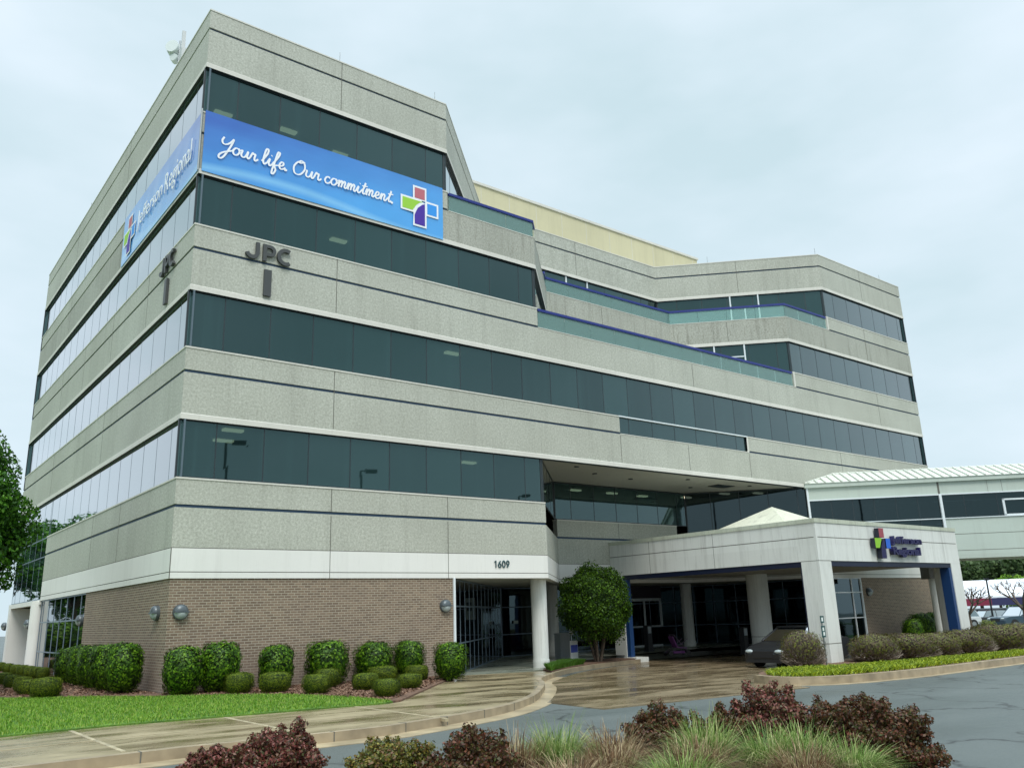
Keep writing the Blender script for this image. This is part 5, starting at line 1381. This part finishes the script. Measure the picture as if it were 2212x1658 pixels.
for i, (x, y, sx, sz, lb) in enumerate(((23.6, -7.5, .9, .88, 'twiggy bush right beside the near canopy pillar, yellow green on its left'), (25.6, -7.6, 1.0, .84, 'twiggy brown bush, second in the hedge from the near canopy pillar'),
        (27.6, -7.8, 1.0, .80, 'twiggy brown bush in the middle of the hedge before the canopy'), (29.7, -8.0, 1.05, .86, 'dense brown bush, fourth in the hedge from the near canopy pillar'),
        (31.9, -8.3, 1.1, .98, 'tall rounded brown green bush covering the right canopy pillar foot'), (33.6, -8.6, .95, .98, 'last rounded brown green bush at the right end of the hedge'))):
    put('azalea_bush', AZ2, (x, y, G(x) + .03), i * 1.9, (sx, sx, sz), lb, 'shrub', 'azaleas along the canopy kerb')
YG = shrub_mesh('yellow_green_bush', .8, .7, 1.2, 2.2, .05, 3500, mk_leaf('yellow_green_leaf', [(0.10, 0.13, 0.02), (0.20, 0.24, 0.03)]), 61, lump=.1)
put('yellow_green_bush', YG, (34.6, -6.9, G(36) + .0), 0, (.75, .75, 1.0), 'yellow green bush behind the right end of the hedge', 'shrub', None)

# ground cover: lime liriope along the kerb, turf blades, bark chips
def blades(name, pts, h, w, m, seed, lean=.5, label=None, kind='stuff', off=0.0):
    rr = np.random.default_rng(seed); n = len(pts)
    z = np.array([G(x) for x in pts[:, 0]]) + off
    b = np.column_stack([pts, z]); a = rr.uniform(0, 6.28, n); hh = h * rr.uniform(.5, 1.2, n)
    d = np.column_stack([np.cos(a) * lean * hh, np.sin(a) * lean * hh, hh])
    s = np.column_stack([-np.sin(a), np.cos(a), np.zeros(n)]) * w
    mid = b + d * .55 + np.array([0, 0, 1]) * (hh * .12)[:, None]
    V = np.stack([b - s, b + s, mid + s * .8, b + d, mid - s * .8], 1).reshape(-1, 3)
    me = bpy.data.meshes.new(name); me.vertices.add(5 * n); me.vertices.foreach_set('co', V.astype(np.float32).ravel())
    me.loops.add(5 * n); me.loops.foreach_set('vertex_index', np.arange(5 * n, dtype=np.int32))
    me.polygons.add(n); me.polygons.foreach_set('loop_start', (np.arange(n) * 5).astype(np.int32))
    me.materials.append(m); me.update(calc_edges=True)
    o = bpy.data.objects.new(name, me); COL.objects.link(o)
    if kind: tag(o, label, None, None, kind)
    return o
def inpoly(P, poly):
    x, y = P[:, 0], P[:, 1]; ins = np.zeros(len(P), bool); n = len(poly)
    for i in range(n):
        x0, y0 = poly[i]; x1, y1 = poly[(i + 1) % n]
        c = ((y0 > y) != (y1 > y)) & (x < (x1 - x0) * (y - y0) / (y1 - y0 + 1e-12) + x0)
        ins ^= c
    return ins
def scatter(poly, n, seed):
    rr = np.random.default_rng(seed); P = np.array(poly); lo, hi = P.min(0), P.max(0); out = []
    while sum(map(len, out)) < n:
        q_ = rr.uniform(lo, hi, (n, 2)); out.append(q_[inpoly(q_, poly)])
    return np.vstack(out)[:n]
lawnp = [(-9, -7.4), (2.75, -7.42), (3.1, -7.2), (3.05, -5.6), (2.3, -3.2), (1.1, -1.9), (-0.4, -0.9), (-1.6, 0.6), (-3.2, 1.9), (-6, 4), (-9, 6)]
TURF = mk_leaf('turf_blade', [(0.055, 0.16, 0.008), (0.12, 0.29, 0.012), (0.26, 0.44, 0.035), (0.34, 0.40, 0.09)], .6, .3)
blades('lawn_grass', scatter(lawnp, 60000, 21), .05, .006, TURF, 22, .6, 'short bright green mown turf', off=.03)
GC = RI + [(39.0, -8.2), (33.5, -9.2), (24, -8.3), (20, -8.0), (17.2, -7.6), (15.9, -8.2)]
GC = offset(RI, -.22) + [(38.5, -9.2), (33.5, -9.6), (24, -8.9), (20, -8.3), (17.2, -7.7), (15.9, -8.2)]
blades('ground_cover', scatter(GC, 24000, 23), .12, .012, LIRI, 24, 1.3, 'lime green tufted ground cover along the kerb', off=.06)
TB = [(13.1, -1.1), (14.6, .0), (16.1, 1.0), (17.2, 1.6), (17.0, 2.6), (15.5, 1.4), (13.8, .0)]
blades('ground_cover', scatter(TB, 7000, 25), .2, .010, mk_leaf('green_liriope', [(0.06, 0.16, 0.015), (0.14, 0.32, 0.03)]), 26, .8, 'green tufted ground cover before the round tree', off=.05)
# bark chips and stones
def chips(name, pts, size, m, seed, off, label):
    rr = np.random.default_rng(seed); pos = np.column_stack([pts, np.array([G(x) for x in pts[:, 0]]) + off])
    me = leaf_mesh(name, pos, np.tile([0, 0, 1.0], (len(pos), 1)), size, [m], 2.2, .45, seed=seed)
    o = bpy.data.objects.new(name, me); COL.objects.link(o); tag(o, label, None, None, 'stuff')
CHIP = mk_leaf('bark_chip', [(0.08, 0.045, 0.03), (0.20, 0.11, 0.07), (0.34, 0.22, 0.15)], .9, 0)
chips('bark_chips', scatter([(3.1, -7.1), (8.0, -1.9), (9.6, -.1), (.2, -.1), (-.2, -.6), (1.1, -1.85), (2.3, -3.2), (3.05, -5.6)], 9000, 31), .035, CHIP, 32, .055, 'scattered bark chips in the front bed')
chips('bark_chips', scatter([(-.1, 0), (-.1, 18), (-4.5, 18), (-4, 6), (-3.1, 2), (-1.6, .7)], 9000, 33), .04, CHIP, 34, .055, 'scattered bark chips in the left bed')
chips('bark_chips', scatter(capsule(IA, IB, .9), 9000, 35), .035, CHIP, 36, -.035, 'scattered bark chips in the near planter')
# little black flood light between the boxwoods
r = empty('ground_light', (4.0, -.75, G(4) + .03)); tag(r, 'small black flood light on the mulch against the brick front', 'light')
mb = MB(); mb.cyl((0, 0, 0), (0, 0, .12), .03, seg=8); mb.cyl((-.02, .06, .16), (.02, -.1, .2), .1, .12, seg=16); mb.build('housing', [BLACK], r)

# near planter: burgundy loropetalums and ornamental grasses
def open_shrub(name, loc, rx, ry, h, m, n, leaf, seed, label, cat, group, sprays=34, spread=.38):
    """open shrub: leafy sprays sticking out of a denser heart"""
    r = empty(name, loc); tag(r, label, cat, group)
    n = int(n * 2.3); sprays = int(sprays * 1.8); leaf = leaf * .92
    rr = np.random.default_rng(seed); P = []; NN = []; mb = MB()
    for k in range(sprays):
        d = rr.normal(0, 1, 3); d[2] = abs(d[2]) * .9 + .1; d /= np.linalg.norm(d)
        L = rr.uniform(.78, 1.12)
        tip = np.array([d[0] * rx, d[1] * ry, d[2] * h * .97 + .06 * h]) * L
        st = np.array([d[0] * rx * .12, d[1] * ry * .12, 0])
        ctrl = st * .4 + tip * .6 + np.array([-d[0], -d[1], 1]) * .08 * h
        ts = np.linspace(0, 1, 7); c = [(1 - t) ** 2 * st + 2 * t * (1 - t) * ctrl + t * t * tip for t in ts]
        for i in range(6): mb.cyl(c[i], c[i + 1], .009 * (1 - ts[i]) + .003, .009 * (1 - ts[i + 1]) + .003, seg=5, cap=False)
        m_ = int(n / sprays); t = rr.uniform(.35, 1.02, m_) ** .8
        c_ = (1 - t)[:, None] ** 2 * st + 2 * (t * (1 - t))[:, None] * ctrl + (t * t)[:, None] * tip
        rad = spread * (1.15 - t) * min(rx, h) + .03
        o_ = rr.normal(0, 1, (m_, 3)); o_ /= np.linalg.norm(o_, axis=1)[:, None]
        P.append(c_ + o_ * (rad * rr.uniform(0, 1, m_) ** .5)[:, None]); NN.append(o_ + d * .8)
    P = np.vstack(P); NN = np.vstack(NN); NN /= np.linalg.norm(NN, axis=1)[:, None]
    P[:, 2] = np.maximum(P[:, 2], .03)
    mb.build('stems', [BARK], r)
    me = leaf_mesh('foliage', P, NN, leaf, [m], 1.6, .8, seed=seed)
    o = bpy.data.objects.new('foliage', me); COL.objects.link(o); o.parent = r
    return r
LG = 'burgundy shrubs in the near planter'
zc = lambda x: G(x) - .05
open_shrub('burgundy_shrub', (-3.35, -14.1, zc(-3)), .6, .5, .36, REDL, 7000, .028, 41, 'low straggly burgundy shrub at the left end of the near planter', 'shrub', LG, 26)
open_shrub('burgundy_shrub', (-2.95, -14.95, zc(-3)), .55, .5, .62, REDL, 10000, .028, 42, 'rosy burgundy shrub, second from the left in the near planter', 'shrub', LG, 40)
open_shrub('bronze_shrub', (-2.3, -16.55, zc(-2)), .62, .5, .54, MIXL, 9000, .026, 43, 'yellow green and bronze shrub with a tall tip in the near planter', 'shrub', LG, 36)
open_shrub('burgundy_shrub', (-1.72, -17.2, zc(-2)), .62, .55, .60, REDD, 9000, .027, 44, 'dark brown red shrub left of the ornamental grasses', 'shrub', LG, 40)
open_shrub('burgundy_shrub', (1.5, -16.95, zc(1.5)), .55, .5, .62, REDD, 8500, .028, 45, 'dark burgundy shrub rising behind the grasses, leftmost of four', 'shrub', LG, 40)
open_shrub('burgundy_shrub', (2.0, -17.5, zc(2)), .5, .5, .60, REDD, 7000, .028, 46, 'lower dark burgundy shrub between two taller ones behind the grasses', 'shrub', LG, 34)
open_shrub('burgundy_shrub', (2.75, -17.75, zc(2.6)), .66, .6, .85, REDL, 13000, .029, 47, 'tallest red topped burgundy shrub at the back of the near planter', 'shrub', LG, 46)
open_shrub('burgundy_shrub', (3.15, -18.3, zc(3)), .5, .5, .70, REDD, 8000, .028, 48, 'burgundy shrub just right of the tallest red one', 'shrub', LG, 34)
open_shrub('burgundy_shrub', (2.95, -19.1, zc(3)), .82, .78, .74, REDD, 20000, .028, 49, 'broad dark burgundy shrub at the right end of the near planter', 'shrub', LG, 48)

def grass_clump(name, loc, rad, h, n, m, seed, label, group):
    rr = np.random.default_rng(seed)
    a = rr.uniform(0, 6.28, n); r0 = rad * .45 * rr.uniform(0, 1, n) ** .5
    base = np.column_stack([np.cos(a) * r0, np.sin(a) * r0, np.zeros(n)])
    out = rr.uniform(.1, 1.0, n) * rad; hh = h * .74 * rr.uniform(.5, 1.1, n) * (1 - .35 * (out / rad) ** 2); a2 = a + rr.normal(0, .5, n)
    dirs = np.column_stack([np.cos(a2), np.sin(a2), np.zeros(n)])
    side = np.column_stack([-np.sin(a2), np.cos(a2), np.zeros(n)]) * rr.uniform(.004, .010, n)[:, None]
    ts = [0, .35, .65, .85, 1.0]; R_ = []
    droop = rr.uniform(.1, 1.1, n)
    for t in ts:
        z = hh * (t * 1.15 - droop * t ** 3 * .9); p = base + dirs * (out * t ** 1.7)[:, None]; p[:, 2] = np.maximum(z, .01)
        w = (1 - t * .85); R_ += [p - side * w, p + side * w]
    V = np.stack(R_, 1).reshape(-1, 3); k = 2 * len(ts); F = []
    bi = (np.arange(n) * k)[:, None]
    quads = np.concatenate([bi + np.array([[2 * i, 2 * i + 1, 2 * i + 3, 2 * i + 2]]) for i in range(len(ts) - 1)], 1).reshape(-1)
    me = bpy.data.meshes.new(name); me.vertices.add(len(V)); me.vertices.foreach_set('co', V.astype(np.float32).ravel())
    me.loops.add(len(quads)); me.loops.foreach_set('vertex_index', quads.astype(np.int32)); nf = len(quads) // 4
    me.polygons.add(nf); me.polygons.foreach_set('loop_start', (np.arange(nf) * 4).astype(np.int32)); me.materials.append(m); me.update(calc_edges=True)
    o = bpy.data.objects.new(name, me); COL.objects.link(o); o.location = loc; tag(o, label, 'grass clump', group)
GC_ = 'ornamental grass clumps in the near planter'
GRS = [(-0.9, -16.9, .62, .82, GRASSB, 'brown fringed grass clump right of the dark shrubs, back left'), (-0.35, -17.0, .55, .95, GRASSG, 'pale green grass clump at the top left of the grasses'),
       (-0.2, -17.75, .55, .72, GRASSB, 'brown drooping grass clump in the second rank of the grasses'), (0.35, -17.2, .55, .80, GRASSB, 'straw brown grass clump left of the dark burgundy shrub row'),
       (-1.0, -18.0, .6, .6, GRASSB, 'straw coloured grass clump at the very front left'), (0.55, -18.35, .55, .78, GRASSB, 'round brown grass clump in the centre front of the planter'),
       (1.15, -18.0, .55, .95, GRASSG, 'bright green grass clump standing before the lower burgundy shrub'), (1.45, -18.7, .55, .82, GRASSG, 'pale green grass clump before the tallest burgundy shrub'),
       (1.85, -18.85, .55, .84, GRASSG, 'tall pale green grass clump left of the broad burgundy shrub'), (1.2, -19.3, .6, .7, GRASSB, 'straw coloured grass clump at the front of the planter'), (1.75, -19.5, .55, .66, GRASSG, 'green grass clump at the front right of the planter'),
       (0.0, -18.6, .6, .62, GRASSG, 'green and straw grass clump along the bottom centre')]
for i, (x, y, rd, h, m, lb) in enumerate(GRS):
    grass_clump('grass_clump', (x, y, zc(x)), rd, h, 1200, m, 80 + i, lb, GC_)
    grass_clump('grass_clump', (x, y, zc(x)), rd * .95, h * .9, 700, GRASSB if m is GRASSG else GRASSG, 180 + i, lb, GC_) if False else None

# trees that show in the left facade glass, behind the camera, and beyond the car park
def far_tree(loc, h, r, label, group, seed, m=BACKL, n=5000, leaf=.32, cat='tree'):
    return tree('background_tree', loc, h, r, h - r * 1.05, m, n, leaf, label, cat, group, seed, 22, .4, .2, r * 1.05)
for i, (x, y, h, r_) in enumerate(((-6.5, 46, 10.5, 3.6), (-3.0, 54, 11.5, 3.8), (-9.0, 58, 10.5, 4.0), (-1.5, 66, 9.5, 3.5))):
    far_tree((x, y, 0), h, r_, 'green tree mirrored in the left facade glass, %s' % ['closest to the building', 'second away from the building', 'farther out to the left', 'farthest back'][i], 'trees behind the left facade', 200 + i, TREEL, 9000, .22)
TM = None
def proto_tree(seed, m, n, leaf, h, r):
    mb = MB(); mb.cyl((0, 0, -1), (0, 0, h * .5), .3, .2, seg=8); branches(mb, Vector((0, 0, h * .35)), 4, h * .22, .7, .12, seed)
    me_t = bpy.data.meshes.new('trunk'); me_t.from_pydata(mb.v, [], mb.f); me_t.materials.append(BARK)
    p, nn = clumpy_crown(n, (0, 0, h - r), r, r, r, seed, 24, .4)
    return me_t, leaf_mesh('crown', p, nn, leaf, [m], 1.6, .7, seed=seed)
PT = [proto_tree(300, BACKL, 4500, .42, 12, 4.6), proto_tree(301, BACKL, 4500, .42, 12, 4.2)]
PTL = proto_tree(302, LIMEL, 3500, .32, 8, 3.2)
def inst_tree(k, loc, s, rz, label, group):
    r = empty('background_tree', loc, rz); r.scale = (s, s, s); tag(r, label, 'tree', group)
    for nm, me in zip(('trunk', 'crown'), k):
        o = bpy.data.objects.new(nm, me); COL.objects.link(o); o.parent = r
rr = random.Random(5)
ORD = ['first', 'second', 'third', 'fourth', 'fifth', 'sixth', 'seventh', 'eighth', 'ninth']
for i in range(9):
    a = math.radians(63.5 + i * .95); D = rr.uniform(185, 205)
    inst_tree(PT[i % 2], (-7.35 + D * math.sin(a), -25.2 + D * math.cos(a), -1.6), rr.uniform(.95, 1.3), rr.uniform(0, 6), 'green tree in the wooded line beyond the white roof, %s from the left' % ORD[i], 'trees beyond the white roof')
inst_tree(PTL, (-7.35 + 176 * math.sin(math.radians(68.2)), -25.2 + 176 * math.cos(math.radians(68.2)), -2.2), 1.0, 1, 'bright lime green young tree above the white roof', None)
for i in range(18):
    x = -75 + i * 10 + rr.uniform(-2, 2); y = -95 - rr.uniform(0, 15)
    inst_tree(PT[i % 2], (x, y, 0), rr.uniform(.8, 1.2), rr.uniform(0, 6), 'green tree across the road that shows in the dark bridge glass', 'trees across the road')
for i in range(7):
    x = 25 + i * 11 + rr.uniform(-2, 2); y = -62 + i * 3
    inst_tree(PT[i % 2], (x, y, -.3), rr.uniform(.7, 1.0), rr.uniform(0, 6), 'green tree across the road that shows in the canopy and bridge glass', 'trees across the road, right part')
for i, (x, y, k) in enumerate(((-4.5, 40, 3.0), (-7.5, 43, 3.4), (-3.2, 45, 3.0), (-9.5, 49, 3.6))):  # shrubs added so the low left shopfront glass mirrors something dark
    put('reflection_shrub', HM[i % 3], (x, y, 0), i, (k, k, k * .6), 'broad dark shrub added to darken the left facade reflection, %s' % ['nearest', 'outermost front', 'behind the nearest', 'outermost back'][i], 'shrub', 'shrubs added for the left facade reflection')
# bare winter trees before the white roof
def bare_tree(ang, D, h, seed, label):
    a = math.radians(ang); x, y = -7.35 + D * math.sin(a), -25.2 + D * math.cos(a)
    r = empty('bare_tree', (x, y, G(x) - .2)); tag(r, label, 'tree', 'leafless trees in the far car park')
    mb = MB(); mb.cyl((0, 0, 0), (0, 0, h * .35), .16, .12, seg=8, cap=False); branches(mb, Vector((0, 0, h * .33)), 5, h * .26, .9, .09, seed, 4); mb.build('trunk', [BARK], r)
bare_tree(65.6, 78, 4.2, 9, 'leafless tree with spreading twigs left of the car park lamp')
bare_tree(68.4, 80, 5.0, 12, 'leafless leaning tree at the right edge before the white roof')
# low far shrub bank under the lot
print('objects', len(bpy.data.objects))
